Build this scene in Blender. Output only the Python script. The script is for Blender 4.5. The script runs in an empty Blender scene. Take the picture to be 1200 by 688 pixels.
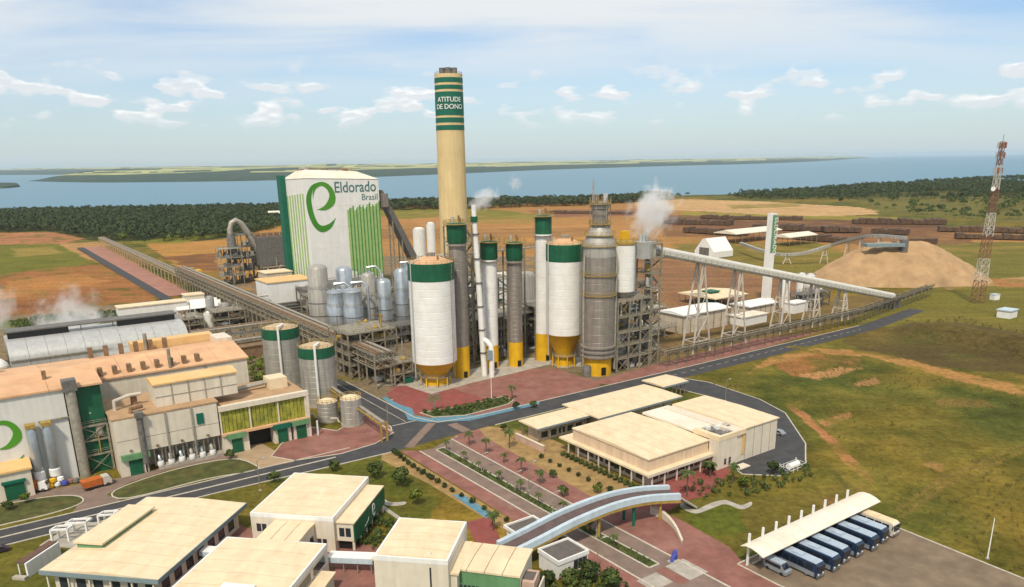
import bpy, bmesh, math, random
import numpy as np
from mathutils import Matrix, Vector
random.seed(7); rng = np.random.default_rng(7)
S = bpy.context.scene; COL = S.collection
R = math.radians
# ---------------------------------------------------------------- camera (drone, 78 m above the yard)
cam = bpy.data.cameras.new('camera'); co = bpy.data.objects.new('camera', cam); COL.objects.link(co)
cam.sensor_width = 36.0; cam.lens = 890/1200*36; cam.shift_y = 106/1200
cam.clip_start = 0.5; cam.clip_end = 120000
CAMZ = 78.0; PITCH = math.atan(261.5/890); ROLL = R(0.86)
_r = Vector((1, 0, 0)); _u = Vector((0, math.sin(PITCH), math.cos(PITCH))); _f = Vector((0, math.cos(PITCH), -math.sin(PITCH)))
_c, _s = math.cos(ROLL), math.sin(ROLL)
rx = _r*_c - _u*_s; ux = _r*_s + _u*_c
co.matrix_world = Matrix(((rx.x, ux.x, -_f.x, 0), (rx.y, ux.y, -_f.y, 0), (rx.z, ux.z, -_f.z, CAMZ), (0, 0, 0, 1)))
S.camera = co
# ---------------------------------------------------------------- sky, sun, exposure
SUN_EL = R(53); SUN_AZ = R(193)          # azimuth clockwise from +Y: behind the camera, to the left
W = bpy.data.worlds.new('World'); S.world = W; W.use_nodes = True
nt = W.node_tree; N = nt.nodes; LK = nt.links; N.clear()
def nd(t, **k):
    n = N.new(t)
    for a, v in k.items(): setattr(n, a, v)
    return n
def mth(op, a, b=None, c=None, clamp=False):
    n = N.new('ShaderNodeMath'); n.operation = op; n.use_clamp = clamp
    for i, v in enumerate((a, b, c)):
        if v is None: continue
        if isinstance(v, (int, float)): n.inputs[i].default_value = v
        else: LK.new(v, n.inputs[i])
    return n.outputs[0]
def smooth(v, a, b):
    n = N.new('ShaderNodeMapRange'); n.interpolation_type = 'SMOOTHSTEP'; LK.new(v, n.inputs[0])
    n.inputs[1].default_value = a; n.inputs[2].default_value = b
    return n.outputs[0]
def mixc(f, a, b):
    n = N.new('ShaderNodeMix'); n.data_type = 'RGBA'
    for sock, v in ((n.inputs[0], f), (n.inputs[6], a), (n.inputs[7], b)):
        if isinstance(v, (int, float, tuple)): sock.default_value = v
        else: LK.new(v, sock)
    return n.outputs[2]
sky = nd('ShaderNodeTexSky', sky_type='NISHITA', sun_disc=False, sun_elevation=SUN_EL, sun_rotation=SUN_AZ)
sky.air_density = 1.0; sky.dust_density = 1.0; sky.ozone_density = 2.0; sky.altitude = 300
tc = nd('ShaderNodeTexCoord'); sep = nd('ShaderNodeSeparateXYZ'); LK.new(tc.outputs['Generated'], sep.inputs[0])
dx, dy, dz = sep.outputs
zz = mth('MAXIMUM', mth('ADD', dz, 0.10), 0.05)
cmb = nd('ShaderNodeCombineXYZ'); LK.new(mth('DIVIDE', dx, zz), cmb.inputs[0]); LK.new(mth('DIVIDE', dy, zz), cmb.inputs[1])
mp = nd('ShaderNodeMapping'); LK.new(cmb.outputs[0], mp.inputs[0]); mp.inputs['Rotation'].default_value = (0, 0, R(24)); mp.inputs['Scale'].default_value = (0.48, 1.1, 1); mp.inputs['Location'].default_value = (3.1, 0.4, 0)
n1 = nd('ShaderNodeTexNoise'); LK.new(mp.outputs[0], n1.inputs['Vector']); n1.inputs['Scale'].default_value = 0.85; n1.inputs['Detail'].default_value = 7; n1.inputs['Roughness'].default_value = 0.52; n1.inputs['Distortion'].default_value = 0.35
cir = mth('MULTIPLY', mth('MULTIPLY', smooth(n1.outputs[0], 0.27, 0.58), smooth(mth('ARCSINE', dz), 0.03, 0.18)), 0.95)
el = mth('ARCSINE', dz); az = mth('ARCTAN2', dx, dy)
cm2 = nd('ShaderNodeCombineXYZ'); LK.new(mth('MULTIPLY', az, 20.0), cm2.inputs[0]); LK.new(mth('MULTIPLY', el, 52.0), cm2.inputs[1]); cm2.inputs[2].default_value = 8.3
n2 = nd('ShaderNodeTexNoise'); LK.new(cm2.outputs[0], n2.inputs['Vector']); n2.inputs['Scale'].default_value = 1.15; n2.inputs['Detail'].default_value = 6; n2.inputs['Roughness'].default_value = 0.44
band = mth('MULTIPLY', smooth(el, 0.030, 0.062), mth('SUBTRACT', 1.0, smooth(el, 0.075, 0.135)))
thr = mth('ADD', n2.outputs[0], mth('MULTIPLY', band, 0.10))
cum = mth('MULTIPLY', smooth(thr, 0.605, 0.715), band, clamp=True)
cm3 = nd('ShaderNodeVectorMath', operation='ADD'); LK.new(cm2.outputs[0], cm3.inputs[0]); cm3.inputs[1].default_value = (0, -0.22, 0)
n3 = nd('ShaderNodeTexNoise'); LK.new(cm3.outputs[0], n3.inputs['Vector']); n3.inputs['Scale'].default_value = 1.15; n3.inputs['Detail'].default_value = 4
under = smooth(mth('SUBTRACT', n2.outputs[0], n3.outputs[0]), -0.10, 0.06)   # cloud bottoms are greyer
hz = mth('POWER', 2.718, mth('MULTIPLY', mth('MAXIMUM', el, 0.0), -14.0))       # milky air towards the horizon, all round
blue = nd('ShaderNodeVectorMath', operation='MULTIPLY'); LK.new(sky.outputs[0], blue.inputs[0]); blue.inputs[1].default_value = (0.92, 1.03, 1.14)
c0 = mixc(cir, blue.outputs[0], (7.0, 7.2, 7.25, 1))
c1 = mixc(mth('MULTIPLY', hz, 0.88), c0, (5.2, 5.95, 6.2, 1))
cumc = mixc(under, (8.9, 8.8, 8.6, 1), (6.7, 6.9, 7.1, 1))
c2 = mixc(mth('MULTIPLY', cum, 0.85), c1, cumc)
bg = nd('ShaderNodeBackground'); bg.inputs[1].default_value = 0.10; LK.new(c2, bg.inputs[0])
out = nd('ShaderNodeOutputWorld'); LK.new(bg.outputs[0], out.inputs[0])
sl = bpy.data.lights.new('sun', 'SUN'); sl.energy = 3.0; sl.angle = R(5.0); sl.color = (1.0, 0.90, 0.735)
so = bpy.data.objects.new('sun', sl); COL.objects.link(so)
sd = Vector((math.sin(SUN_AZ)*math.cos(SUN_EL), math.cos(SUN_AZ)*math.cos(SUN_EL), math.sin(SUN_EL)))
so.rotation_euler = sd.to_track_quat('Z', 'Y').to_euler(); so.location = sd*400
S.view_settings.view_transform = 'Standard'; S.view_settings.look = 'None'; S.view_settings.gamma = 1; S.view_settings.exposure = 0.30
S.view_settings.use_curve_mapping = False
S.cycles.max_bounces = 6; S.cycles.diffuse_bounces = 3; S.cycles.glossy_bounces = 2; S.cycles.volume_bounces = 3; S.cycles.transparent_max_bounces = 8

# ---------------------------------------------------------------- materials
MATS = {}
def pm(name, c, rough=0.75, metal=0.0, var=0.14, scale=0.35, streak=0.0, stain=None, bump=0.0, bscale=4.0, spec=0.3, aniso=False):
    """plain paint/metal/soil: base colour with two noise scales, optional vertical rain streaks and stain colour"""
    if name in MATS: return MATS[name]
    m = bpy.data.materials.new(name); m.use_nodes = True; t = m.node_tree; n = t.nodes; l = t.links
    b = n['Principled BSDF']; b.inputs['Roughness'].default_value = rough; b.inputs['Metallic'].default_value = metal
    b.inputs['Specular IOR Level'].default_value = spec
    g = n.new('ShaderNodeNewGeometry')
    a1 = n.new('ShaderNodeTexNoise'); a1.inputs['Scale'].default_value = scale; a1.inputs['Detail'].default_value = 6; a1.inputs['Roughness'].default_value = 0.65
    l.new(g.outputs['Position'], a1.inputs['Vector'])
    mr = n.new('ShaderNodeMapRange'); l.new(a1.outputs[0], mr.inputs[0])
    mr.inputs[1].default_value = 0.3; mr.inputs[2].default_value = 0.7; mr.inputs[3].default_value = 1-var*1.6; mr.inputs[4].default_value = 1+var
    cur = mr.outputs[0]
    if streak:
        mp_ = n.new('ShaderNodeMapping'); mp_.inputs['Scale'].default_value = (1.1, 1.1, 0.05); l.new(g.outputs['Position'], mp_.inputs[0])
        a2 = n.new('ShaderNodeTexNoise'); a2.inputs['Scale'].default_value = 1.0; a2.inputs['Detail'].default_value = 5; l.new(mp_.outputs[0], a2.inputs['Vector'])
        m2 = n.new('ShaderNodeMapRange'); l.new(a2.outputs[0], m2.inputs[0]); m2.inputs[1].default_value = 0.35; m2.inputs[2].default_value = 0.7; m2.inputs[3].default_value = 1.05; m2.inputs[4].default_value = 1-streak
        mm = n.new('ShaderNodeMath'); mm.operation = 'MULTIPLY'; l.new(cur, mm.inputs[0]); l.new(m2.outputs[0], mm.inputs[1]); cur = mm.outputs[0]
    base = n.new('ShaderNodeRGB'); base.outputs[0].default_value = (*c, 1); bc = base.outputs[0]
    if stain:
        a3 = n.new('ShaderNodeTexNoise'); a3.inputs['Scale'].default_value = scale*0.55; a3.inputs['Detail'].default_value = 7; a3.inputs['Roughness'].default_value = 0.7; a3.inputs['Distortion'].default_value = 0.5
        vm = n.new('ShaderNodeVectorMath'); vm.operation = 'ADD'; vm.inputs[1].default_value = (31, 17, 5); l.new(g.outputs['Position'], vm.inputs[0]); l.new(vm.outputs[0], a3.inputs['Vector'])
        if aniso:
            mq = n.new('ShaderNodeMapping'); mq.inputs['Rotation'].default_value = (0, 0, R(9.6)); mq.inputs['Scale'].default_value = (2.6, .45, 1); l.new(vm.outputs[0], mq.inputs[0]); l.new(mq.outputs[0], a3.inputs['Vector'])
        m3 = n.new('ShaderNodeMapRange'); l.new(a3.outputs[0], m3.inputs[0]); m3.inputs[1].default_value = 0.45; m3.inputs[2].default_value = 0.72
        mx = n.new('ShaderNodeMix'); mx.data_type = 'RGBA'; l.new(m3.outputs[0], mx.inputs[0]); l.new(bc, mx.inputs[6]); mx.inputs[7].default_value = (*stain, 1); bc = mx.outputs[2]
    sc = n.new('ShaderNodeVectorMath'); sc.operation = 'SCALE'; l.new(bc, sc.inputs[0]); l.new(cur, sc.inputs['Scale'])
    l.new(sc.outputs[0], b.inputs['Base Color'])
    if bump:
        a4 = n.new('ShaderNodeTexNoise'); a4.inputs['Scale'].default_value = bscale; a4.inputs['Detail'].default_value = 4; l.new(g.outputs['Position'], a4.inputs['Vector'])
        bp = n.new('ShaderNodeBump'); bp.inputs['Strength'].default_value = bump; bp.inputs['Distance'].default_value = 0.1; l.new(a4.outputs[0], bp.inputs['Height']); l.new(bp.outputs[0], b.inputs['Normal'])
    MATS[name] = m
    return m
WHITE = pm('white_paint', (.74, .73, .70), .6, var=.04, streak=.05)
SILOW = pm('silo_white', (.76, .75, .72), .5, var=.04, stain=(.68, .66, .60))
CREAM = pm('cream_wall', (.64, .57, .46), .8, var=.06, streak=.07)
BEIGE = pm('beige_wall', (.56, .48, .37), .8, var=.10, streak=.18)
ROOFC = pm('cream_roof', (.72, .585, .395), .8, var=.08, scale=.3, stain=(.68, .52, .32), aniso=True)
ROOFP = pm('peach_roof', (.62, .36, .20), .75, var=.10, scale=.18, stain=(.66, .43, .24))
ROOFO = pm('ochre_roof', (.68, .43, .18), .75, var=.08, scale=.25, stain=(.66, .48, .27))
ROOFW = pm('pale_roof', (.72, .67, .56), .7, var=.06, scale=.2, stain=(.66, .56, .42))
CHIM = pm('chimney_cream', (.64, .48, .24), .8, var=.06, scale=.12, streak=.10)
GREEN = pm('dark_green_paint', (.012, .105, .05), .5, var=.15, streak=.2)
TEAL = pm('teal_green_paint', (.008, .12, .075), .5, var=.08)
LOGO = pm('logo_green', (.075, .27, .02), .5, var=.05)
LOGOD = pm('logo_dark_green', (.05, .23, .02), .5, var=.05)
STRL = pm('stripe_pale_green', (.33, .47, .17), .6, var=.10)
STRD = pm('stripe_green', (.05, .25, .07), .6, var=.10)
LETT = pm('letter_teal_grey', (.07, .17, .16), .5, var=.05)
FACG = pm('facade_green', (.13, .27, .13), .6, var=.08, streak=.12)
YEL = pm('yellow_paint', (.68, .395, .012), .5, var=.08, streak=.08, stain=(.60, .33, .015))
YELS = pm('yellow_steel', (.36, .24, .06), .6, var=.2, scale=1)
GREY = pm('grey_cladding', (.30, .265, .23), .45, .35, var=.10, streak=.22)
GREYD = pm('dark_grey_steel', (.17, .16, .145), .6, .2, var=.25, scale=.8)
STEEL = pm('steel_frame', (.30, .265, .20), .6, .2, var=.3, scale=.8)
RUST = pm('rusty_steel', (.24, .15, .085), .8, .1, var=.3, scale=1.2)
STAIN = pm('stainless_vessel', (.46, .50, .53), .32, .65, var=.10, streak=.15)
TANKG = pm('tank_grey', (.40, .38, .34), .5, .2, var=.10, streak=.28)
GALV = pm('galvanised_sheet', (.50, .50, .48), .45, .35, var=.08, streak=.08)
PIPE = pm('pipe_lagging', (.38, .35, .29), .5, .3, var=.2, scale=1)
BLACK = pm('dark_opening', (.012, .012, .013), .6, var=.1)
GLASS = pm('dark_glass', (.03, .036, .045), .12, var=.1, spec=.6)
GLASSB = pm('bus_glass', (.012, .018, .030), .1, var=.1, spec=.6)
CONC = pm('concrete', (.40, .365, .31), .9, var=.16, scale=.4, stain=(.30, .26, .2), bump=.2)
KERB = pm('kerb_concrete', (.50, .45, .37), .9, var=.15, scale=1)
ASPH = pm('asphalt', (.055, .056, .06), .9, var=.18, scale=.3, stain=(.075, .07, .066), bump=.2, bscale=8)
ASPB = pm('worn_asphalt', (.205, .15, .10), .9, var=.2, scale=.2, stain=(.15, .11, .075), bump=.2)
PAVR = pm('red_paver', (.245, .105, .083), .9, var=.2, scale=.22, stain=(.27, .145, .115), bump=.3)
PAVB = pm('bright_red_paver', (.25, .065, .055), .9, var=.15, scale=.3, stain=(.22, .085, .07), bump=.3)
PAVP = pm('pink_grey_paver', (.215, .15, .12), .9, var=.16, scale=.25, stain=(.18, .14, .11), bump=.3)
LINE = pm('road_paint', (.45, .42, .37), .8, var=.2, scale=1)
BLUEP = pm('blue_lane_paint', (.11, .235, .31), .8, var=.2, scale=.8)
BLUEW = pm('pale_blue_panel', (.47, .56, .62), .5, var=.06, streak=.1)
BLUEL = pm('grey_blue_fascia', (.20, .26, .28), .6, var=.08)
SOIL = pm('bare_soil', (.33, .215, .085), .95, var=.2, scale=.3, stain=(.24, .15, .06), bump=.4)
LAWN = pm('lawn', (.07, .078, .02), .95, var=.3, scale=.35, stain=(.12, .10, .032), bump=.6, bscale=3)
LAWND = pm('dense_lawn', (.06, .085, .02), .95, var=.3, scale=.5, stain=(.11, .105, .03), bump=.8, bscale=3)
GROOF = pm('slate_roof', (.12, .105, .095), .85, var=.12, scale=.6)
CHIPS = pm('wood_chips', (.40, .26, .135), .95, var=.15, scale=.12, stain=(.33, .205, .105), bump=1.0, bscale=1.0)
LOGS = pm('log_bark', (.115, .07, .043), .95, var=.4, scale=.5, bump=.8, bscale=1)
SANDH = pm('pale_sand', (.55, .40, .26), .95, var=.12, scale=.05)
REDP = pm('mast_red', (.24, .11, .07), .6, var=.15)
MASTW = pm('mast_white', (.54, .49, .42), .6, var=.15)
ORANGE = pm('orange_paint', (.50, .13, .03), .5, var=.15, scale=1)
BLUEV = pm('blue_paint', (.06, .08, .35), .5, var=.1)
SILVER = pm('silver_paint', (.30, .32, .34), .35, .3, var=.05)
BUSW = pm('bus_pale_roof', (.36, .43, .51), .4, var=.08, scale=.8)
BUSB = pm('bus_navy', (.02, .04, .085), .3, var=.08)
RUBBER = pm('rubber', (.02, .02, .02), .9)
AMBER = pm('lamp_lens', (.5, .2, .05), .3)
YLOUV = pm('yellow_green_louvre', (.33, .32, .045), .6, var=.3, scale=.6, stain=(.16, .20, .04))
TRUNK = pm('bark', (.12, .09, .06), .95, var=.2, scale=3)

def leafmat(name, c, c2):
    m = bpy.data.materials.new(name); m.use_nodes = True; t = m.node_tree; n = t.nodes; l = t.links; b = n['Principled BSDF']
    g = n.new('ShaderNodeNewGeometry'); a = n.new('ShaderNodeTexNoise'); a.inputs['Scale'].default_value = .45; a.inputs['Detail'].default_value = 4; l.new(g.outputs['Position'], a.inputs['Vector'])
    wn = n.new('ShaderNodeMath'); wn.operation = 'ADD'; l.new(a.outputs[0], wn.inputs[0])
    sc_ = n.new('ShaderNodeMath'); sc_.operation = 'MULTIPLY_ADD'; l.new(g.outputs['Random Per Island'], sc_.inputs[0]); sc_.inputs[1].default_value = .5; sc_.inputs[2].default_value = -.25
    l.new(sc_.outputs[0], wn.inputs[1])
    mr = n.new('ShaderNodeMapRange'); l.new(wn.outputs[0], mr.inputs[0]); mr.inputs[1].default_value = .25; mr.inputs[2].default_value = .75
    mx = n.new('ShaderNodeMix'); mx.data_type = 'RGBA'; l.new(mr.outputs[0], mx.inputs[0]); mx.inputs[6].default_value = (*c, 1); mx.inputs[7].default_value = (*c2, 1)
    l.new(mx.outputs[2], b.inputs['Base Color']); b.inputs['Roughness'].default_value = .7; b.inputs['Specular IOR Level'].default_value = .2
    return m
LEAFD = leafmat('forest_leaf', (.02, .04, .014), (.06, .078, .024))
LEAFM = leafmat('tree_leaf', (.035, .06, .014), (.10, .125, .03))
LEAFY = leafmat('bright_leaf', (.06, .10, .012), (.17, .19, .03))
LEAFB = leafmat('bush_leaf', (.02, .035, .01), (.05, .07, .015))

# ---------------------------------------------------------------- mesh builder and naming helpers
class MB:
    def __init__(s): s.v = []; s.f = []
    def add(s, vs, fs):
        o = len(s.v); s.v += [tuple(p) for p in vs]; s.f += [tuple(i+o for i in f) for f in fs]; return s
    def box(s, x0, y0, z0, x1, y1, z1):
        return s.add([(x0,y0,z0),(x1,y0,z0),(x1,y1,z0),(x0,y1,z0),(x0,y0,z1),(x1,y0,z1),(x1,y1,z1),(x0,y1,z1)],
                     [(0,3,2,1),(4,5,6,7),(0,1,5,4),(1,2,6,5),(2,3,7,6),(3,0,4,7)])
    def hexa(s, b4, t4):
        return s.add(list(b4)+list(t4), [(0,3,2,1),(4,5,6,7),(0,1,5,4),(1,2,6,5),(2,3,7,6),(3,0,4,7)])
    def prism(s, poly, z0, z1):
        n = len(poly); a = sum(poly[i][0]*poly[(i+1)%n][1]-poly[(i+1)%n][0]*poly[i][1] for i in range(n))
        if a < 0: poly = poly[::-1]
        return s.add([(x,y,z0) for x,y in poly]+[(x,y,z1) for x,y in poly],
                     [tuple(range(n-1,-1,-1)), tuple(range(n,2*n))]+[(i,(i+1)%n,n+(i+1)%n,n+i) for i in range(n)])
    def profx(s, prof, y0, y1, closed=True):           # (x,z) outline extruded along y
        n = len(prof)
        vs = [(x,y0,z) for x,z in prof]+[(x,y1,z) for x,z in prof]
        fs = [tuple(range(n)), tuple(range(2*n-1,n-1,-1))]+[((i+1)%n,i,n+i,n+(i+1)%n) for i in range(n)]
        return s.add(vs, fs)
    def profy(s, prof, x0, x1):                         # (y,z) outline extruded along x
        n = len(prof)
        vs = [(x0,y,z) for y,z in prof]+[(x1,y,z) for y,z in prof]
        fs = [tuple(range(n-1,-1,-1)), tuple(range(n,2*n))]+[(i,(i+1)%n,n+(i+1)%n,n+i) for i in range(n)]
        return s.add(vs, fs)
    def lathe(s, prof, n=28, cx=0, cy=0, caps=True):
        o = []; k = len(prof)
        for r, z in prof:
            for i in range(n):
                t = 2*math.pi*i/n; o.append((cx+r*math.cos(t), cy+r*math.sin(t), z))
        fs = [(j*n+i, j*n+(i+1)%n, (j+1)*n+(i+1)%n, (j+1)*n+i) for j in range(k-1) for i in range(n)]
        if caps: fs += [tuple(range(n-1,-1,-1)), tuple((k-1)*n+i for i in range(n))]
        return s.add(o, fs)
    def tube(s, pts, r, n=8):
        pts = [Vector(p) for p in pts]; k = len(pts); o = []; rr = r if isinstance(r, (list, tuple)) else [r]*k
        up = None
        for j in range(k):
            d = (pts[min(j+1,k-1)]-pts[max(j-1,0)]).normalized()
            if up is None: up = Vector((0,0,1)) if abs(d.z) < .9 else Vector((1,0,0))
            x = d.cross(up).normalized(); y = x.cross(d).normalized(); up = y
            for i in range(n):
                t = 2*math.pi*i/n; o.append(pts[j]+x*rr[j]*math.cos(t)+y*rr[j]*math.sin(t))
        fs = [(j*n+(i+1)%n, j*n+i, (j+1)*n+i, (j+1)*n+(i+1)%n) for j in range(k-1) for i in range(n)]
        fs += [tuple(range(n)), tuple((k-1)*n+i for i in range(n-1,-1,-1))]
        return s.add(o, fs)
    def bar(s, p, q, w, h=None):
        h = h or w; p = Vector(p); q = Vector(q); d = (q-p).normalized()
        up = Vector((0,0,1)) if abs(d.z) < .95 else Vector((1,0,0))
        x = d.cross(up).normalized()*w/2; y = x.cross(d).normalized()*h/2
        return s.hexa([p-x-y,p+x-y,q+x-y,q-x-y],[p-x+y,p+x+y,q+x+y,q-x+y])
    def mesh(s, name, mat, smooth=True):
        me = bpy.data.meshes.new(name); me.from_pydata(s.v, [], s.f); me.materials.append(mat)
        if smooth: me.shade_smooth(); me.set_sharp_from_angle(angle=R(38))
        return me
    def build(s, name, mat, parent=None, smooth=True):
        return link(name, s.mesh(name, mat, smooth), parent)
def link(name, me, parent=None):
    o = bpy.data.objects.new(name, me); COL.objects.link(o); o.parent = parent
    return o
def tag(o, label, cat, group=None):
    o['label'] = label; o['category'] = cat
    if group: o['group'] = group
    return o
TH = R(35.3); CA, SA = math.cos(TH), math.sin(TH); OX, OY = -25.48, 211.29
def AB(a, b): return (OX + a*CA + b*SA, OY + a*SA - b*CA)       # yard grid: a along the cross street, b along the avenue
def thing(name, label, cat, a=0, b=0, rot=0.0, z=0.0, group=None, world=False):
    o = bpy.data.objects.new(name, None); COL.objects.link(o); o.empty_display_size = .5
    x, y = (a, b) if world else AB(a, b)
    o.location = (x, y, z); o.rotation_euler = (0, 0, R(rot) + (0 if world else TH))
    return tag(o, label, cat, group)
def bx(t, name, mat, *boxes):
    m = MB()
    for q in boxes: m.box(*q)
    return m.build(name, mat, t, False)
def copy_thing(root, a=None, b=None, rot=0.0, label=None, z=0.0, scale=None, world=False):
    r = root.copy(); COL.objects.link(r)
    x, y = (a, b) if world else AB(a, b)
    r.location = (x, y, z); r.rotation_euler = (0, 0, R(rot) + (0 if world else TH))
    if scale: r.scale = (scale,)*3
    if label: r['label'] = label
    for ch in root.children:
        c = ch.copy(); COL.objects.link(c); c.parent = r
        for g in ch.children:
            d = g.copy(); COL.objects.link(d); d.parent = c
    return r
ORD = ['first','second','third','fourth','fifth','sixth','seventh','eighth','ninth','tenth','eleventh','twelfth','thirteenth','fourteenth','fifteenth','sixteenth','seventeenth','eighteenth','nineteenth','twentieth','twenty-first','twenty-second','twenty-third','twenty-fourth']
def text(t, name, s, size, mat, loc, rot=(90, 0, 0), ext=.06, align='LEFT', sx=1.0, bold=0.0):
    c = bpy.data.curves.new(name, 'FONT'); c.body = s; c.size = size; c.extrude = ext; c.align_x = align; c.offset = bold
    o = bpy.data.objects.new('tmp', c); COL.objects.link(o)
    dg = bpy.context.evaluated_depsgraph_get(); me = bpy.data.meshes.new_from_object(o.evaluated_get(dg))
    bpy.data.objects.remove(o); me.materials.clear(); me.materials.append(mat)
    p = link(name, me, t); p.location = loc; p.rotation_euler = [R(v) for v in rot]; p.scale = (sx, 1, 1)
    return p
def catmull(pts, n=8, closed=False):
    P = [np.array(p, float) for p in pts]; k = len(P); out = []
    for i in range(k if closed else k-1):
        if closed: p0, p1, p2, p3 = P[i-1], P[i], P[(i+1)%k], P[(i+2)%k]
        else: p0, p1, p2, p3 = P[max(i-1,0)], P[i], P[i+1], P[min(i+2,k-1)]
        for j in range(n):
            t = j/n; out.append(.5*((2*p1)+(-p0+p2)*t+(2*p0-5*p1+4*p2-p3)*t*t+(-p0+3*p1-3*p2+p3)*t**3))
    if not closed: out.append(P[-1])
    return [tuple(p) for p in out]
def stroke(pts, n=8):
    """brush stroke outline (x, z, width) -> closed list of (x, z)"""
    c = catmull(pts, n); L = []; Rr = []
    for i, (x, z, w) in enumerate(c):
        x0, z0, _ = c[max(i-1,0)]; x1, z1, _ = c[min(i+1,len(c)-1)]; d = math.hypot(x1-x0, z1-z0) or 1
        nx, nz = -(z1-z0)/d, (x1-x0)/d; w = max(w, .02)
        L.append((x+nx*w/2, z+nz*w/2)); Rr.append((x-nx*w/2, z-nz*w/2))
    return L, Rr
def brush(t, name, mat, pts, y, th=.08, sx=1, sz=1, ox=0, oz=0):
    L, Q = stroke(pts); m = MB(); k = len(L); vs = []
    for yy in (y, y-th):
        vs += [(ox+x*sx, yy, oz+z*sz) for x, z in L] + [(ox+x*sx, yy, oz+z*sz) for x, z in Q]
    fs = []
    for i in range(k-1):
        fs += [(2*k+i, 2*k+i+1, 3*k+i+1, 3*k+i), (i, k+i, k+i+1, i+1), (i, i+1, 2*k+i+1, 2*k+i), (k+i+1, k+i, 3*k+i, 3*k+i+1)]
    return m.add(vs, fs).build(name, mat, t, False)
def logo_e(t, y, ox, oz, s, m1=None, m2=None):
    """swirl emblem shaped like a lower-case e, unit size about 1 x 1.75"""
    brush(t, 'emblem_loop', m1 or LOGO, [(.32,.80,0),(.62,.84,.16),(.88,1.05,.27),(.93,1.32,.22),(.80,1.58,.18),(.55,1.70,.14),(.32,1.58,.10),(.22,1.38,.05),(.20,1.2,0)], y, .08, s, s, ox, oz)
    brush(t, 'emblem_sweep', m2 or LOGOD, [(.49,1.76,0),(.22,1.62,.10),(.05,1.3,.18),(.03,.95,.20),(.10,.55,.2),(.24,.24,.2),(.46,.1,.23),(.76,.2,.16),(1.0,.46,0)], y-.03, .08, s, s, ox, oz)
def rail(m, pts, h=1.1, step=2.5, r=.05):
    """handrail with posts along a polyline"""
    for i in range(len(pts)-1):
        p, q = Vector(pts[i]), Vector(pts[i+1]); n = max(1, int((q-p).length/step))
        for j in range(n):
            a = p.lerp(q, j/n); m.bar(a, a+Vector((0,0,h)), r*2)
        for k in (.55, 1.0): m.bar(p+Vector((0,0,h*k)), q+Vector((0,0,h*k)), r*1.6)
def ring_rail(m, r, z, n=16, h=1.1, cx=0, cy=0):
    p = [(cx+r*math.cos(2*math.pi*i/n), cy+r*math.sin(2*math.pi*i/n), z) for i in range(n+1)]; rail(m, p, h, 99, .06)
def ladder(m, x, y, z0, z1, w=.6):
    m.bar((x-w/2,y,z0),(x-w/2,y,z1),.1); m.bar((x+w/2,y,z0),(x+w/2,y,z1),.1)
    z = z0
    while z < z1: m.bar((x-w/2,y,z),(x+w/2,y,z),.07); z += 1.2
def smoke(name, label, loc, size, rot, dens, seed):
    m = MB(); bm = bmesh.new(); bmesh.ops.create_icosphere(bm, subdivisions=3, radius=1)
    me = bpy.data.meshes.new(name); bm.to_mesh(me); bm.free()
    mt = bpy.data.materials.new(name+'_vapour'); mt.use_nodes = True; t = mt.node_tree; n = t.nodes; l = t.links
    n.remove(n['Principled BSDF']); pv = n.new('ShaderNodeVolumePrincipled'); l.new(pv.outputs[0], n['Material Output'].inputs['Volume'])
    pv.inputs['Color'].default_value = (1, 1, 1, 1); pv.inputs['Anisotropy'].default_value = 0
    tc_ = n.new('ShaderNodeTexCoord'); ln = n.new('ShaderNodeVectorMath'); ln.operation = 'LENGTH'; l.new(tc_.outputs['Object'], ln.inputs[0])
    ad = n.new('ShaderNodeVectorMath'); ad.operation = 'ADD'; ad.inputs[1].default_value = (seed, seed*1.7, 0); l.new(tc_.outputs['Object'], ad.inputs[0])
    ns = n.new('ShaderNodeTexNoise'); ns.inputs['Scale'].default_value = 2.3; ns.inputs['Detail'].default_value = 6; ns.inputs['Roughness'].default_value = .6; ns.inputs['Distortion'].default_value = .4; l.new(ad.outputs[0], ns.inputs['Vector'])
    a = n.new('ShaderNodeMath'); a.operation = 'MULTIPLY_ADD'; l.new(ln.outputs['Value'], a.inputs[0]); a.inputs[1].default_value = -.42; l.new(ns.outputs[0], a.inputs[2])
    mr = n.new('ShaderNodeMapRange'); l.new(a.outputs[0], mr.inputs[0]); mr.inputs[1].default_value = .20; mr.inputs[2].default_value = .42; mr.inputs[3].default_value = 0; mr.inputs[4].default_value = dens
    l.new(mr.outputs[0], pv.inputs['Density']); me.materials.append(mt)
    o = link(name, me); o.location = loc; o.scale = size; o.rotation_euler = [R(v) for v in rot]; o['kind'] = 'stuff'
    tag(o, label, 'steam'); return o

# ================================================================ SETTING: ground, lake, far shores
def vnoise(x, y, seed=0):
    xi = np.floor(x).astype(np.int64); yi = np.floor(y).astype(np.int64); xf = x-xi; yf = y-yi
    def h(a, b):
        n = (a*374761393 + b*668265263 + seed*974634541) & 0x7fffffff
        n = ((n ^ (n >> 13))*1274126177) & 0x7fffffff
        return ((n ^ (n >> 16)) & 0xffff)/65535.0
    u = xf*xf*(3-2*xf); v = yf*yf*(3-2*yf)
    return (h(xi,yi)*(1-u)+h(xi+1,yi)*u)*(1-v)+(h(xi,yi+1)*(1-u)+h(xi+1,yi+1)*u)*v
def fbm(x, y, seed=0, o=4):
    s = 0; a = .5; t = 0
    for i in range(o): s = s+a*vnoise(x*2**i, y*2**i, seed+i); t += a; a *= .5
    return s/t
def inside(px, py, poly):
    r = np.zeros(px.shape, bool); n = len(poly)
    for i in range(n):
        x0, y0 = poly[i]; x1, y1 = poly[(i+1)%n]
        if y0 == y1: continue
        c = ((y0 > py) != (y1 > py)) & (px < (x1-x0)*(py-y0)/(y1-y0)+x0)
        r ^= c
    return r
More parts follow.
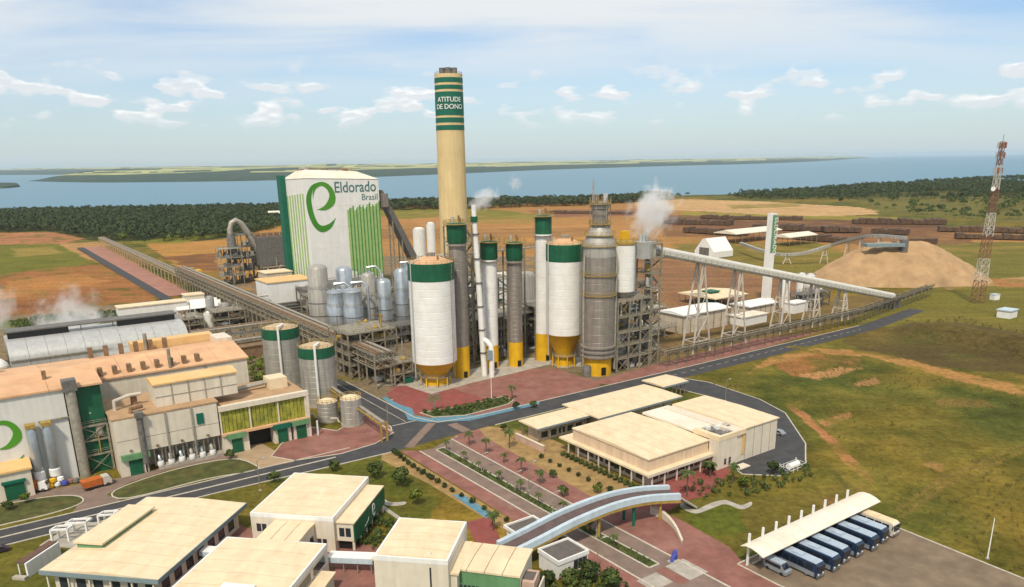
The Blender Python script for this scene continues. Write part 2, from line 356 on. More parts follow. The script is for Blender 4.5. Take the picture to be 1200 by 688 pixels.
def sst(x, a, b):
    t = np.clip((x-a)/(b-a), 0, 1); return t*t*(3-2*t)
SHORE = [(-1682.33, 1399.66), (-1257.67, 1440.99), (-1000.13, 1531.43), (-760.47, 1555.78), (-456.94, 1565.69), (-170.95, 1615.67), (186.45, 1651.98), (388.66, 1750.39), (586.75, 1771.43), (721.73, 1819.62), (873.87, 1986.51), (1279.11, 2431.03), (1719.71, 2620.11), (2366.84, 2406.95), (3024.41, 2129.30)]
sh_az = np.array([math.atan2(x, y) for x, y in SHORE]); sh_r = np.array([math.hypot(x, y) for x, y in SHORE])
_o = np.argsort(sh_az); sh_az = sh_az[_o]; sh_r = sh_r[_o]
BK0 = np.array((164.34, 343.63)); BK1 = np.array((211.80, 274.68)); _bd = (BK1-BK0)/np.linalg.norm(BK1-BK0); _bn = np.array([-_bd[1], _bd[0]])
def ground_z(x, y):
    az = np.arctan2(x, y); r = np.hypot(x, y)
    rs = np.interp(az, sh_az, sh_r)+40*(fbm(az*60, az*0+3, 5)-.5)
    z = (fbm(x/90, y/90, 3)-1.0)*1.6*sst(r, 420, 800)
    z = z + 9*sst(az, .30, .52)*sst(r, 950, 1500)*(1+.5*(fbm(x/300, y/300, 9)-.5))
    s = (x-BK0[0])*_bd[0]+(y-BK0[1])*_bd[1]; d = (x-BK0[0])*_bn[0]+(y-BK0[1])*_bn[1]
    z = z + 6.5*sst(d, 0, 11)*(1-sst(d, 18, 42))*sst(s, 0, 30)
    z = z + (fbm(x/14, y/14, 21)-.5)*.5*sst(s+40, 0, 60)*sst(-d, 0, 12)*sst(x, 90, 130)
    return z - 6*sst(r, rs-25, rs+15)
PAINT = [  # (outline, colour, edge wobble in metres, strength)
 ([(-2143.07, 2194.08), (-476.98, 1635.55), (-306.45, 1061.48), (-291.54, 952.45), (-327.40, 851.28), (-380.41, 822.38), (-486.58, 875.50), (-594.92, 1004.29), (-1012.96, 1024.32)], (.03,.04,.014), 12, 1),
 ([(-1041.85, 1054.23), (-651.63, 989.14), (-586.94, 990.49), (-489.22, 885.84), (-482.19, 828.31), (-848.29, 853.88)], (.34,.165,.095), 3, 1),
 ([(-858.26, 864.19), (-482.19, 828.31), (-383.98, 701.49), (-354.93, 633.13), (-393.62, 587.67), (-529.15, 523.54)], (.125,.13,.028), 4, 1),
 ([(-510.67, 790.27), (-478.03, 802.05), (-426.43, 733.96), (-456.80, 710.59)], (.27,.20,.07), 6, .8),
 ([(-493.75, 838.91), (-439.49, 849.27), (-298.57, 632.07), (-326.61, 624.62), (-392.35, 702.54)], (.36,.22,.11), 4, 1),
 ([(-536.91, 531.57), (-396.82, 592.65), (-361.31, 650.34), (-334.34, 647.20), (-197.65, 455.19), (-216.23, 434.39), (-233.80, 379.49), (-320.78, 307.85)], (.27,.13,.058), 3, 1),
 ([(-366.97, 546.20), (-338.88, 595.93), (-283.05, 537.94), (-319.01, 471.58)], (.36,.185,.075), 8, .8), ([(-378.63, 416.80), (-271.91, 483.19), (-235.58, 464.38), (-269.72, 394.88)], (.20,.095,.045), 6, .8),
 ([(-390.18, 823.80), (-317.42, 849.76), (-306.45, 1061.48), (-140.38, 471.48), (-199.01, 507.19), (-290.01, 653.36)], (.36,.20,.075), 5, 1),
 ([(-434.55, 830.27), (-351.30, 818.13), (-322.11, 982.35), (-306.45, 1061.48), (-346.13, 1202.42), (-398.21, 862.05)], (.16,.16,.035), 6, 1),
 ([(-314.58, 692.83), (-272.20, 713.98), (-219.49, 583.09), (-250.80, 600.91)], (.15,.075,.04), 6, .9), ([(-244.76, 585.81), (-219.49, 583.09), (-191.48, 510.09), (-199.01, 507.19)], (.16,.12,.03), 5, .8),
 ([(-270.52, 1577.45), (255.46, 1429.42), (272.72, 1223.07), (421.18, 923.59), (512.81, 766.54), (733.52, 731.00), (586.62, 580.26), (406.20, 602.80), (62.30, 544.03), (-99.51, 561.17)], (.31,.175,.075), 6, 1),
 ([(-244.69, 1423.94), (-55.62, 1375.62), (54.48, 1153.16), (25.13, 998.64), (-112.78, 1054.10), (-208.84, 1210.92)], (.17,.16,.04), 8, 1),
 ([(-144.82, 1124.56), (-87.22, 1184.24), (-58.35, 1014.46), (-101.34, 943.67)], (.40,.20,.11), 6, .8),
 ([(32.42, 1281.28), (228.87, 1279.00), (236.33, 1113.26), (52.79, 1117.59)], (.21,.105,.075), 8, .9), ([(-39.35, 957.49), (111.41, 982.29), (147.00, 815.74), (2.19, 783.48)], (.40,.22,.095), 8, .7),
 ([(234.59, 1496.73), (347.65, 1563.85), (473.75, 1426.58), (527.30, 1161.39), (513.48, 1052.47), (415.97, 1040.35), (293.26, 1196.87), (215.40, 1282.38)], (.46,.31,.18), 4, 1),
 ([(372.28, 1341.38), (497.16, 1361.39), (475.75, 1263.41), (359.88, 1246.11)], (.20,.17,.05), 5, .8),
 ([(268.27, 1202.82), (406.26, 1075.99), (505.59, 990.34), (467.79, 914.76), (332.60, 995.84), (240.74, 1077.62)], (.24,.21,.055), 6, .9),
 ([(612.32, 1385.94), (952.19, 1233.33), (843.26, 843.60), (593.77, 890.88), (502.96, 1054.78)], (.125,.118,.04), 10, 1),
 ([(332.59, 1865.87), (1849.41, 2819.31), (2507.50, 2294.86), (1225.62, 1110.55), (625.76, 1382.00), (471.16, 1637.17)], (.075,.08,.028), 20, 1),
 ([(1238.30, 2455.24), (1904.42, 2488.03), (1242.12, 1615.36), (893.60, 1657.42)], (.15,.145,.05), 15, .8),
 ([(207.28, 1156.81), (504.45, 907.81), (463.20, 783.86), (317.21, 788.65), (237.37, 884.33), (184.67, 968.41)], (.12,.065,.045), 6, .9),
 ([(442.24, 827.05), (634.52, 814.75), (538.59, 688.36), (404.35, 723.57)], (.35,.20,.09), 6, .8),
 ([(149.50, 737.14), (297.90, 739.43), (278.23, 618.78), (200.18, 490.39), (154.94, 525.87), (138.68, 613.38)], (.165,.14,.04), 6, 1),
 ([(389.42, 725.80), (672.88, 668.77), (298.74, 284.88), (207.28, 297.29), (166.76, 362.80), (229.60, 438.56)], (.14,.13,.035), 6, 1),
 ([(270.09, 476.45), (413.45, 523.47), (396.18, 500.71), (261.30, 450.88)], (.34,.235,.12), 2, .9), ([(313.00, 493.90), (375.27, 473.16), (352.03, 442.54), (297.78, 460.29)], (.31,.16,.075), 2, .9),
 ([(66.44, 645.24), (149.85, 699.64), (159.62, 542.32), (194.85, 490.91), (181.53, 442.84), (107.13, 343.95), (32.18, 275.15)], (.22,.125,.075), 4, 1),
 ([(66.42, 337.81), (114.52, 383.82), (176.05, 428.89), (236.89, 453.12), (169.37, 368.81), (60.52, 288.44)], (.16,.115,.055), 4, .9),
 ([(-217.03, 531.45), (-158.60, 525.70), (-117.52, 668.21), (73.54, 644.35), (91.39, 501.09), (60.02, 285.89), (27.83, 263.99), (6.50, 276.58), (-49.63, 247.43), (-102.79, 295.28), (-151.83, 343.65)], (.19,.155,.115), 3, 1),
 ([(-278.95, 409.24), (-208.31, 462.03), (-116.63, 379.38), (-79.19, 248.89), (-121.64, 164.45), (-163.25, 165.86), (-325.66, 355.10)], (.20,.16,.11), 3, 1),
 ([(-272.73, 399.56), (-232.57, 401.10), (-208.92, 390.41), (-228.94, 371.09), (-255.63, 372.95)], (.09,.12,.03), 4, .9),
 ([(-98.68, 282.40), (-88.85, 294.48), (-80.44, 269.75), (-94.17, 268.26)], (.13,.15,.03), 2, .9),
 ([(194.82, 386.68), (225.13, 393.70), (258.92, 319.85), (231.43, 283.63), (212.44, 316.46), (198.80, 360.45)], (.155,.135,.04), 4, .9),
 # eastern field: bank face with its shade painted dark, then dirt scars
 ([(158.58, 344.04), (194.81, 360.74), (224.10, 273.97), (207.66, 252.31), (161.46, 282.57), (142.33, 319.43)], (.085,.066,.03), 4, .9),
 ([(86.21, 270.99), (103.48, 296.62), (130.34, 312.39), (150.11, 306.63), (162.66, 278.73), (178.97, 253.82), (192.13, 231.85), (185.82, 223.53), (169.81, 244.17), (154.20, 271.92), (144.95, 296.89), (127.06, 302.23), (101.69, 286.05)], (.34,.195,.085), 1.5, .95),
 ([(101.69, 286.05), (126.37, 302.27), (140.39, 294.40), (134.22, 279.11), (113.96, 270.63), (103.42, 267.74)], (.27,.13,.062), 3, .85),
 ([(104.65, 271.14), (126.14, 280.82), (134.22, 279.11), (111.33, 263.93)], (.38,.22,.115), 2, .9),
 ([(118.72, 258.07), (134.50, 267.18), (132.03, 260.61), (119.30, 253.82)], (.37,.21,.11), 2, .85),
 ([(91.52, 238.59), (93.30, 226.20), (92.07, 213.54), (92.54, 200.68), (91.14, 185.05), (90.25, 173.52), (88.54, 172.54), (87.61, 185.19), (89.11, 203.56), (89.98, 223.05), (88.88, 235.08)], (.33,.165,.085), .8, .95),
 ([(93.14, 218.89), (107.18, 227.23), (104.55, 222.38), (94.07, 213.45)], (.35,.185,.095), 1.2, .9),
 ([(110.69, 187.24), (113.85, 184.75), (110.29, 180.31), (107.76, 183.82)], (.30,.18,.08), 2, .7), ([(140.55, 238.02), (159.71, 241.78), (157.99, 229.97), (137.53, 227.50)], (.22,.13,.055), 6, .5),
 ([(86.07, 157.43), (106.89, 176.07), (142.99, 198.56), (141.73, 196.63), (106.18, 173.97), (86.19, 155.69)], (.20,.14,.055), .4, .7), ([(86.15, 154.83), (106.45, 172.92), (140.08, 194.10), (138.87, 192.24), (105.75, 170.89), (86.08, 153.15)], (.20,.14,.055), .4, .7),
 ([(84.62, 240.79), (87.23, 226.49), (85.42, 200.98), (83.50, 179.12), (79.75, 157.64), (78.22, 156.82), (81.54, 177.02), (82.27, 197.13), (84.21, 221.69), (82.33, 237.21)], (.075,.075,.022), 1, .8),
 ([(184.67, 968.41), (498.03, 860.91), (425.56, 704.84), (346.68, 672.63), (261.60, 779.16), (164.53, 812.95)], (.17,.095,.055), 8, .85), ([(-196.09, 1135.14), (189.39, 1055.59), (143.56, 635.60), (-117.52, 668.21)], (.34,.19,.08), 10, .6), ([(-165.77, 954.96), (105.71, 931.42), (111.59, 821.38), (-143.62, 823.30)], (.20,.12,.06), 8, .6),
 ([(55.68, 162.97), (87.90, 176.78), (86.25, 161.91), (52.97, 142.47), (48.07, 150.29)], (.19,.115,.05), 2, .8),
 ([(-120.45, 162.61), (-79.77, 187.59), (-42.27, 206.34), (-17.92, 180.74), (-21.82, 128.66), (-99.63, 130.22)], (.10,.10,.026), 2, .8),
 ([(-66.82, 182.58), (-37.57, 193.11), (-16.67, 165.48), (-25.09, 152.65), (-44.26, 161.84)], (.08,.095,.022), 3, .7),
 ([(33.96, 176.12), (80.54, 185.47), (69.76, 157.98), (52.97, 142.47), (33.72, 136.02), (32.13, 154.93)], (.12,.105,.028), 2, .9),
 ([(38.78, 159.03), (51.71, 163.11), (51.77, 150.17), (38.81, 142.90)], (.085,.11,.022), 3, .8),
]
def make_ground():
    nr, na = 560, 640
    rr = 45*np.power(2300/45, np.linspace(0, 1, nr)); aa = np.linspace(R(-62), R(62), na)
    # denser angles inside the view
    RR, AA = np.meshgrid(rr, aa, indexing='ij')
    X = RR*np.sin(AA); Y = RR*np.cos(AA); Z = ground_z(X, Y)
    x, y = X.ravel(), Y.ravel()
    col = np.empty((x.size, 3)); base = np.array((.118, .106, .027)); col[:] = base
    v = fbm(x/38, y/38, 31, 5)[:, None]; far = sst(np.hypot(x, y), 90, 220)[:, None]
    col = col*(1-.0*far) + (v-.5)*np.array((.11, .045, .012))*2.0
    w = fbm(x/11, y/11, 47, 4)[:, None]; col = col + (w-.5)*np.array((.15, .10, .03)); w = fbm(x/4.5, y/4.5, 53, 3)[:, None]; col = col + (w-.5)*np.array((.08, .06, .02))
    wx = fbm(x/17, y/17, 61, 4)-.5; wy = fbm(x/17, y/17, 71, 4)-.5
    for poly, c, wob, st in PAINT:
        k = wob*2.2; m = inside(x+wx*k, y+wy*k, poly)
        if not m.any(): continue
        n = fbm(x[m]/(6+wob*2), y[m]/(6+wob*2), 83, 4)
        f = np.clip(st*(1-(.8 if wob <= 3 else .35)*sst(n, .5, .68)), 0, 1)[:, None]
        cc = np.array(c)[None, :]*(.72+.56*n[:, None])
        col[m] = col[m]*(1-f)+cc*f
    # plough rows in the western field
    lum = col.mean(1, keepdims=True); col = (lum+(col-lum)*1.12)*np.array((1.0, .95, .85)); col = np.clip(col, .008, .8); col[:, 0] = np.maximum(col[:, 0], .88*col[:, 1]); col[:, 2] = np.minimum(col[:, 2], .6*col[:, 1])
    me = bpy.data.meshes.new('ground')
    idx = np.arange(nr*na).reshape(nr, na)
    q = np.stack([idx[:-1,:-1], idx[:-1,1:], idx[1:,1:], idx[1:,:-1]], -1).reshape(-1, 4)[:, ::-1]
    me.vertices.add(x.size); me.vertices.foreach_set('co', np.stack([x, y, Z.ravel()], 1).astype(np.float32).ravel())
    me.loops.add(q.size); me.loops.foreach_set('vertex_index', q.ravel().astype(np.int32))
    me.polygons.add(len(q)); me.polygons.foreach_set('loop_start', np.arange(0, q.size, 4, dtype=np.int32))
    me.update(calc_edges=True); me.shade_smooth()
    at = me.attributes.new('soil', 'FLOAT_COLOR', 'POINT')
    at.data.foreach_set('color', np.concatenate([col, np.ones((x.size, 1))], 1).astype(np.float32).ravel())
    m = bpy.data.materials.new('ground_soil_and_grass'); m.use_nodes = True; t = m.node_tree; n = t.nodes; l = t.links; b = n['Principled BSDF']
    an = n.new('ShaderNodeAttribute'); an.attribute_name = 'soil'; g = n.new('ShaderNodeNewGeometry')
    a = n.new('ShaderNodeTexNoise'); a.inputs['Scale'].default_value = .55; a.inputs['Detail'].default_value = 8; a.inputs['Roughness'].default_value = .75; l.new(g.outputs['Position'], a.inputs['Vector'])
    mr = n.new('ShaderNodeMapRange'); l.new(a.outputs[0], mr.inputs[0]); mr.inputs[1].default_value = .3; mr.inputs[2].default_value = .7; mr.inputs[3].default_value = .5; mr.inputs[4].default_value = 1.46
    mp_ = n.new('ShaderNodeMapping'); mp_.inputs['Rotation'].default_value = (0, 0, R(38)); mp_.inputs['Scale'].default_value = (.012, .16, 1); l.new(g.outputs['Position'], mp_.inputs[0])
    a2 = n.new('ShaderNodeTexNoise'); a2.inputs['Scale'].default_value = 1; a2.inputs['Detail'].default_value = 4; l.new(mp_.outputs[0], a2.inputs['Vector'])
    m2 = n.new('ShaderNodeMapRange'); l.new(a2.outputs[0], m2.inputs[0]); m2.inputs[1].default_value = .3; m2.inputs[2].default_value = .7; m2.inputs[3].default_value = .84; m2.inputs[4].default_value = 1.16
    mm = n.new('ShaderNodeMath'); mm.operation = 'MULTIPLY'; l.new(mr.outputs[0], mm.inputs[0]); l.new(m2.outputs[0], mm.inputs[1])
    sc = n.new('ShaderNodeVectorMath'); sc.operation = 'SCALE'; l.new(an.outputs['Color'], sc.inputs[0]); l.new(mm.outputs[0], sc.inputs['Scale'])
    l.new(sc.outputs[0], b.inputs['Base Color']); b.inputs['Roughness'].default_value = .95; b.inputs['Specular IOR Level'].default_value = .1
    bp = n.new('ShaderNodeBump'); bp.inputs['Strength'].default_value = .55; bp.inputs['Distance'].default_value = .35; l.new(a.outputs[0], bp.inputs['Height']); l.new(bp.outputs[0], b.inputs['Normal'])
    me.materials.append(m)
    o = link('ground', me); o['kind'] = 'structure'; o['label'] = 'olive and red-brown ground around the mill'
make_ground()

def make_water():
    m = bpy.data.materials.new('lake_water'); m.use_nodes = True; t = m.node_tree; n = t.nodes; l = t.links; b = n['Principled BSDF']
    b.inputs['Base Color'].default_value = (.05, .17, .25, 1); b.inputs['Roughness'].default_value = .3; b.inputs['IOR'].default_value = 1.33; b.inputs['Specular IOR Level'].default_value = .3
    g = n.new('ShaderNodeNewGeometry'); mp_ = n.new('ShaderNodeMapping'); mp_.inputs['Scale'].default_value = (.02, .05, 1); l.new(g.outputs['Position'], mp_.inputs[0])
    a = n.new('ShaderNodeTexNoise'); a.inputs['Detail'].default_value = 5; l.new(mp_.outputs[0], a.inputs['Vector'])
    bp = n.new('ShaderNodeBump'); bp.inputs['Strength'].default_value = .5; bp.inputs['Distance'].default_value = 2.0; l.new(a.outputs[0], bp.inputs['Height']); l.new(bp.outputs[0], b.inputs['Normal'])
    mm = MB(); s = 46000; mm.add([(-s,-3000,-2.2),(s,-3000,-2.2),(s,s,-2.2),(-s,s,-2.2)], [(0,1,2,3)])
    o = mm.build('water', m, None, False); o['kind'] = 'structure'; o['label'] = 'wide blue reservoir lake'
make_water()

FARM = pm('far_fields', (.30, .33, .11), .95, var=.25, scale=.004, stain=(.62, .50, .26))
FARW = pm('far_woods', (.022, .055, .03), .95, var=.35, scale=.01, stain=(.05, .06, .025))
def far_land(name, label, shore, back, top, wood, seed):
    """low land across the water: waterline, rising to a crest, running back"""
    sh = catmull(shore, 10); bk = catmull(back, 10); n = len(sh); k = 26; rows = []
    for j in range(k+1):
        u = j/k; row = []
        for i in range(n):
            bx_, by_ = bk[min(i, len(bk)-1)]; x = sh[i][0]*(1-u)+bx_*u; y = sh[i][1]*(1-u)+by_*u
            nz = float(fbm(np.array([x/900]), np.array([y/900]), seed, 4)[0])
            ez = math.sin(min(1, i/6, (n-1-i)/6)*math.pi/2)
            z = -3.5 + (top*(.35+1.1*nz)*min(1, u*5)*(.25+.75*u) + (9 if u > .02 else 0))*ez
            if u >= 1: z = -3.5
            row.append((x, y, z))
        rows.append(row)
    vs = [p for r in rows for p in r]
    wd = MB(); fi = MB(); wd.v = list(vs); fi.v = list(vs)
    for j in range(k):
        for i in range(n-1):
            f = (j*n+i, j*n+i+1, (j+1)*n+i+1, (j+1)*n+i)
            nz = float(fbm(np.array([vs[f[0]][0]/500]), np.array([vs[f[0]][1]/900]), seed+40, 3)[0])
            (wd if (j/k < wood or nz > .58) else fi).f.append(f)
    fo = fi.build(name, FARM); fo['kind'] = 'structure'; fo['label'] = label
    wd.build('wooded_land', FARW, fo)
far_land('far_shore', 'far shore of fields and woods across the lake',
    [(-3092.48, 5024.30), (-2270.21, 4262.63), (-1739.79, 4048.40), (-1300.76, 4048.16), (-937.60, 4406.54), (-432.95, 5240.79), (405.54, 6973.51), (1711.67, 8615.02), (4729.70, 12375.22), (14054.43, 30585.42)],
    [(-4389.82, 8266.04), (-4473.46, 8877.10), (-4481.72, 11027.38), (-3485.55, 11274.02), (-2376.61, 12490.01), (-986.31, 16271.05), (1392.32, 20196.70), (4627.05, 23317.05), (10619.54, 28619.78), (19016.66, 41784.09)], 55, .16, 3)
far_land('distant_shore', 'hazy low shore on the horizon at the left',
    [(-16155.17, 13646.83), (-11177.49, 11545.52), (-8062.09, 10718.16), (-6444.25, 10002.70), (-5434.13, 9377.11), (-4651.79, 9037.60), (-4065.16, 9493.90), (-3427.77, 10711.45), (-1341.63, 12917.51)],
    [(-51898.06, 43893.07), (-31413.92, 32492.02), (-20060.02, 26705.36), (-16584.20, 25780.89), (-14418.49, 24921.85), (-12392.33, 24118.16), (-10307.22, 24111.39), (-7702.49, 24102.93), (-2580.96, 24882.13)], 60, .5, 8)
far_land('islet', 'small low wooded islet on the left of the lake', [(-2579.56, 3514.34), (-2297.72, 3325.81), (-2124.97, 3281.73), (-2139.73, 3384.73), (-2186.92, 3520.80)], [(-2933.33, 4060.08), (-2763.83, 4005.48), (-2509.65, 3880.31), (-2399.82, 3799.18), (-2250.33, 3623.60)], 8, 1.0, 5)

# ---------------------------------------------------------------- paved surfaces
def sheet(name, poly, z, mat, label, world=False, smooth=0, kerb=None, closed=True):
    if smooth: poly = catmull(poly, smooth, True)
    q = [p if world else AB(*p) for p in poly]
    m = MB(); n = len(q); a = sum(q[i][0]*q[(i+1)%n][1]-q[(i+1)%n][0]*q[i][1] for i in range(n))
    if a < 0: q = q[::-1]
    m.add([(x, y, z) for x, y in q], [tuple(range(n))])
    o = m.build(name, mat, None, False); o['kind'] = 'structure'; o['label'] = label
    if kerb: kerb_line(o, q+[q[0]], kerb, True)
    return o
def kerb_line(o, pts, mat=None, world=False, w=.35, h=.14, name='kerb'):
    pts = [p if world else AB(*p) for p in pts]
    m = MB()
    for i in range(len(pts)-1):
        (x0, y0), (x1, y1) = pts[i], pts[i+1]; L = math.hypot(x1-x0, y1-y0)
        if L < .05: continue
        nx, ny = -(y1-y0)/L*w/2, (x1-x0)/L*w/2
        m.hexa([(x0+nx,y0+ny,-.05),(x0-nx,y0-ny,-.05),(x1-nx,y1-ny,-.05),(x1+nx,y1+ny,-.05)],[(x0+nx,y0+ny,h),(x0-nx,y0-ny,h),(x1-nx,y1-ny,h),(x1+nx,y1+ny,h)])
    return m.build(name, mat or KERB, o, False)
def dashes(o, p, q, n, w, mat, z, duty=.5, name='lane_marking'):
    x0, y0 = AB(*p); x1, y1 = AB(*q); m = MB(); L = math.hypot(x1-x0, y1-y0); nx, ny = -(y1-y0)/L*w/2, (x1-x0)/L*w/2
    for i in range(n):
        s, e = i/n, (i+duty)/n
        a = (x0+(x1-x0)*s, y0+(y1-y0)*s); b = (x0+(x1-x0)*e, y0+(y1-y0)*e)
        m.add([(a[0]+nx,a[1]+ny,z),(a[0]-nx,a[1]-ny,z),(b[0]-nx,b[1]-ny,z),(b[0]+nx,b[1]+ny,z)], [(0,1,2,3)])
    return m.build(name, mat, o, False)

st = sheet('cross_street', [(-150,-6.2),(-60,-5.8),(-20,-5.4),(-6,-9),(-4,-75),(5,-75),(5.5,-18),(9,-9),(20,-6.6),(60,-6.4),(120,-6),(240,-6.6),(300,-14),(300,-6),(240,2.2),(160,3.6),(120,3.5),(60,3.6),(10,3.6),(-12,4.6),(-30,4.2),(-60,2.9),(-150,2.9)], .03, ASPH, 'dark asphalt cross street and its branch between the tanks')
kerb_line(st, [(-150,-6.4),(-60,-6.0),(-22,-5.6)]); kerb_line(st, [(-150,3.1),(-60,3.1),(-30,4.4),(-14,4.8)]); kerb_line(st, [(22,3.8),(60,3.8),(78,3.8)]); kerb_line(st, [(78,-6.6),(120,-6.2),(240,-6.8)])
kerb_line(st, [(-6.2,-9),(-4.2,-75)]); kerb_line(st, [(5.2,-70),(5.7,-18),(9.2,-9.2),(20,-6.8),(60,-6.6),(78,-6.6)])
bx_ = kerb_line(st, [(-150,-1.8),(-60,-1.6),(-28,-1.2)], h=.12, w=.5, name='median_kerb')
dashes(st, (96,-1.4), (236,-2), 28, .25, LINE, .036)
def band(o, a0, b0, a1, b1, w, mat, z, name):
    (x0,y0),(x1,y1) = AB(a0,b0),AB(a1,b1); L = math.hypot(x1-x0,y1-y0); nx, ny = -(y1-y0)/L*w/2,(x1-x0)/L*w/2
    MB().add([(x0+nx,y0+ny,z),(x0-nx,y0-ny,z),(x1-nx,y1-ny,z),(x1+nx,y1+ny,z)],[(0,1,2,3)]).build(name, mat, o, False)
band(st, -8.5, 4.6, 7.5, -10, 2.6, PAVP, .037, 'paver_crossing')
band(st, 12, -5.4, 12, 3.2, 3.2, PAVP, .038, 'paver_crossing'); band(st, 1.5, -72, 1.5, -16, .25, LINE, .036, 'lane_marking'); band(st, -3.6, -15, 4.6, -15, .5, LINE, .0375, 'stop_line')
# avenue towards the camera
av = sheet('avenue', [(-7.2,9),(-3,9.4),(-.4,8),(4.8,6),(4.6,60),(5.2,130),(-6.0,130),(-6.6,60)], .042, PAVP, 'paved avenue running under the footbridge')
kerb_line(av, [(-7.3,9),(-6.7,60),(-6.1,130)], w=.4); kerb_line(av, [(4.9,6),(4.7,60),(5.3,130)], w=.4)
sheet('left_footway', [(-11.6,5.2),(-7.5,8.5),(-6.9,60),(-6.3,130),(-13,130),(-12,92),(-11.2,60),(-11.5,25)], .05, PAVR, 'dark red paved footway on the left of the avenue')
sheet('right_footway', [(5.2,6),(8,3.9),(16,3.9),(13.5,12),(12.5,30),(11,62),(19,80),(17.5,97),(14.0,104),(12.8,112),(15,130),(5.6,130),(4.95,60)], .05, PAVR, 'dark red paved footway widening towards the bus station')
med = sheet('median_bed', [(-3.1,11),(-.5,10.6),(-.3,60),(.8,93),(-1.9,93),(-2.7,60)], .09, LAWND, 'planted median strip of the avenue', kerb=KERB)
sheet('median_bed', [(.9,108),(-1.9,108),(-1.8,125),(1.0,125)], .09, LAWND, 'short grassed piece of median in front of the crossing', kerb=KERB)
sheet('crossing_slab', [(-7.4,95),(-2.0,95),(-2.0,99.5),(-7.4,99.5)], .075, CONC, 'pale paved crossing slab on the left lane'); sheet('crossing_slab', [(1.0,94.5),(6.2,94.5),(6.2,101),(1.0,101)], .075, CONC, 'pale paved crossing slab on the right lane')
sheet('crossing_slab', [(-1.8,94.5),(.8,94.5),(.8,101),(-1.8,101)], .07, PAVR, 'red paved square between the crossing slabs')
# red plazas by the tanks and towers
sheet('tower_plaza', [(13.91, -52.76), (8.74, -25.77), (10.39, -15.68), (17.24, -6.11), (34.85, -5.35), (52.73, -5.41), (76.13, -7.72), (78.39, -17.28), (77.52, -36.45), (64.49, -46.84), (36.11, -44.99), (20.13, -54.79)], .024, PAVR, 'red paved plaza in front of the silos')
sheet('bright_plaza', [(9.86, -46.67), (6.61, -22.97), (8.89, -15.78), (21.62, -15.70), (34.50, -17.29), (31.35, -43.11), (27.55, -48.92), (19.09, -52.80)], .031, PAVB, 'brighter red corner of the silo plaza')
sheet('strip_plaza', [(75.41, -13.87), (118.64, -16.94), (176.53, -20.41), (216.48, -10.53), (171.59, -7.75), (117.08, -6.51), (79.72, -4.88)], .027, PAVR, 'long red paved strip beside the street')
sheet('tank_plaza', [(-36.37, -20.98), (-24.88, -30.76), (-19.07, -21.35), (-4.78, -30.77), (-4.29, -14.75), (-6.69, -8.89), (-14.59, -4.14), (-25.77, -2.65), (-38.12, -5.80), (-42.13, -12.84)], .036, PAVR, 'red paved apron around the small tanks', kerb=KERB)
sheet('ramp_slab', [(-45.75, -28.23), (-41.45, -28.46), (-38.34, -5.19), (-48.50, -6.21), (-52.23, -16.65)], .034, pm('tan_concrete', (.36,.26,.16), .9, var=.12), 'tan concrete apron at the dark gateway')
sheet('concrete_pad', [(10.71, -59.43), (20.32, -51.83), (22.42, -36.78), (44.15, -40.06), (60.16, -40.78), (78.10, -42.58), (89.57, -30.10), (100.23, -42.33), (73.82, -59.90), (46.09, -55.10), (24.44, -63.06)], .035, CONC, 'pale concrete pad under the row of silos')
gp = sheet('grass_island', [(9.25, -20.91), (10.61, -14.44), (19.47, -9.66), (36.89, -10.65), (41.20, -13.24), (40.23, -18.95), (24.65, -17.90)], .06, LAWND, 'bright green planted island beside the blue lane', kerb=KERB)
sheet('cycle_lane', [(6.86, -43.93), (5.12, -30.89), (6.12, -25.57), (2.95, -17.25), (6.44, -11.43), (17.86, -4.59), (45.18, -4.15), (47.46, -7.12), (23.18, -7.85), (9.55, -14.21), (6.68, -19.64), (9.40, -26.39), (8.19, -33.15), (8.49, -43.91)], .045, BLUEP, 'blue painted lane curving round the plaza')
# lawns, beds and service roads
sheet('bare_bed', [(14.22, 4.49), (20.03, 4.16), (27.92, 21.63), (25.45, 46.88), (23.08, 63.72), (14.66, 69.48), (9.66, 61.55), (9.41, 45.30), (9.12, 26.63), (7.56, 12.98)], .020, SOIL, 'bare ochre bed between the avenue and the canteen', smooth=4)
sheet('bare_bed', [(-15.8,3),(-12.2,7),(-11.9,30),(-11.7,62),(-15.5,62),(-16.5,30),(-18.8,8)], .020, SOIL, 'ochre earth strip under the row of clipped bushes')
sheet('cafe_plaza', [(12.91, 66.99), (22.01, 64.81), (37.29, 63.19), (56.99, 63.50), (52.57, 69.92), (34.11, 77.15), (26.35, 76.05), (18.49, 78.04), (11.53, 72.75)], .026, PAVB, 'red paved forecourt of the canteen')
sheet('service_yard', [(103.41, -3.35), (109.22, 12.90), (106.70, 36.99), (101.15, 50.89), (82.48, 70.90), (68.80, 80.18), (57.46, 80.74), (50.67, 74.15), (53.09, 68.11), (72.88, 66.86), (88.19, 57.14), (96.30, 31.22), (94.01, 6.42)], .038, ASPH, 'asphalt service yard curving behind the canteen', kerb=KERB)
sheet('bus_yard', [(13.2,102.5),(56,102.5),(53.5,113),(50,175),(20,190),(15.2,130),(13.0,112)], .040, ASPB, 'brown asphalt yard of the bus station', kerb=KERB)
sheet('verge', [(-81.33, -14.09), (-67.16, -19.06), (-51.86, -17.94), (-47.74, -8.61), (-49.60, -5.59), (-61.34, -7.50), (-79.58, -7.08)], .055, LAWN, 'narrow grassed island beside the mill street', kerb=KERB, smooth=4)
sheet('verge', [(-115.43, -24.86), (-105.34, -21.85), (-94.77, -19.90), (-89.29, -15.72), (-89.32, -10.85), (-95.79, -8.79), (-105.92, -8.83), (-115.44, -8.87)], .055, LAWN, 'grassed island at the left beside the loading bay', kerb=KERB, smooth=4)
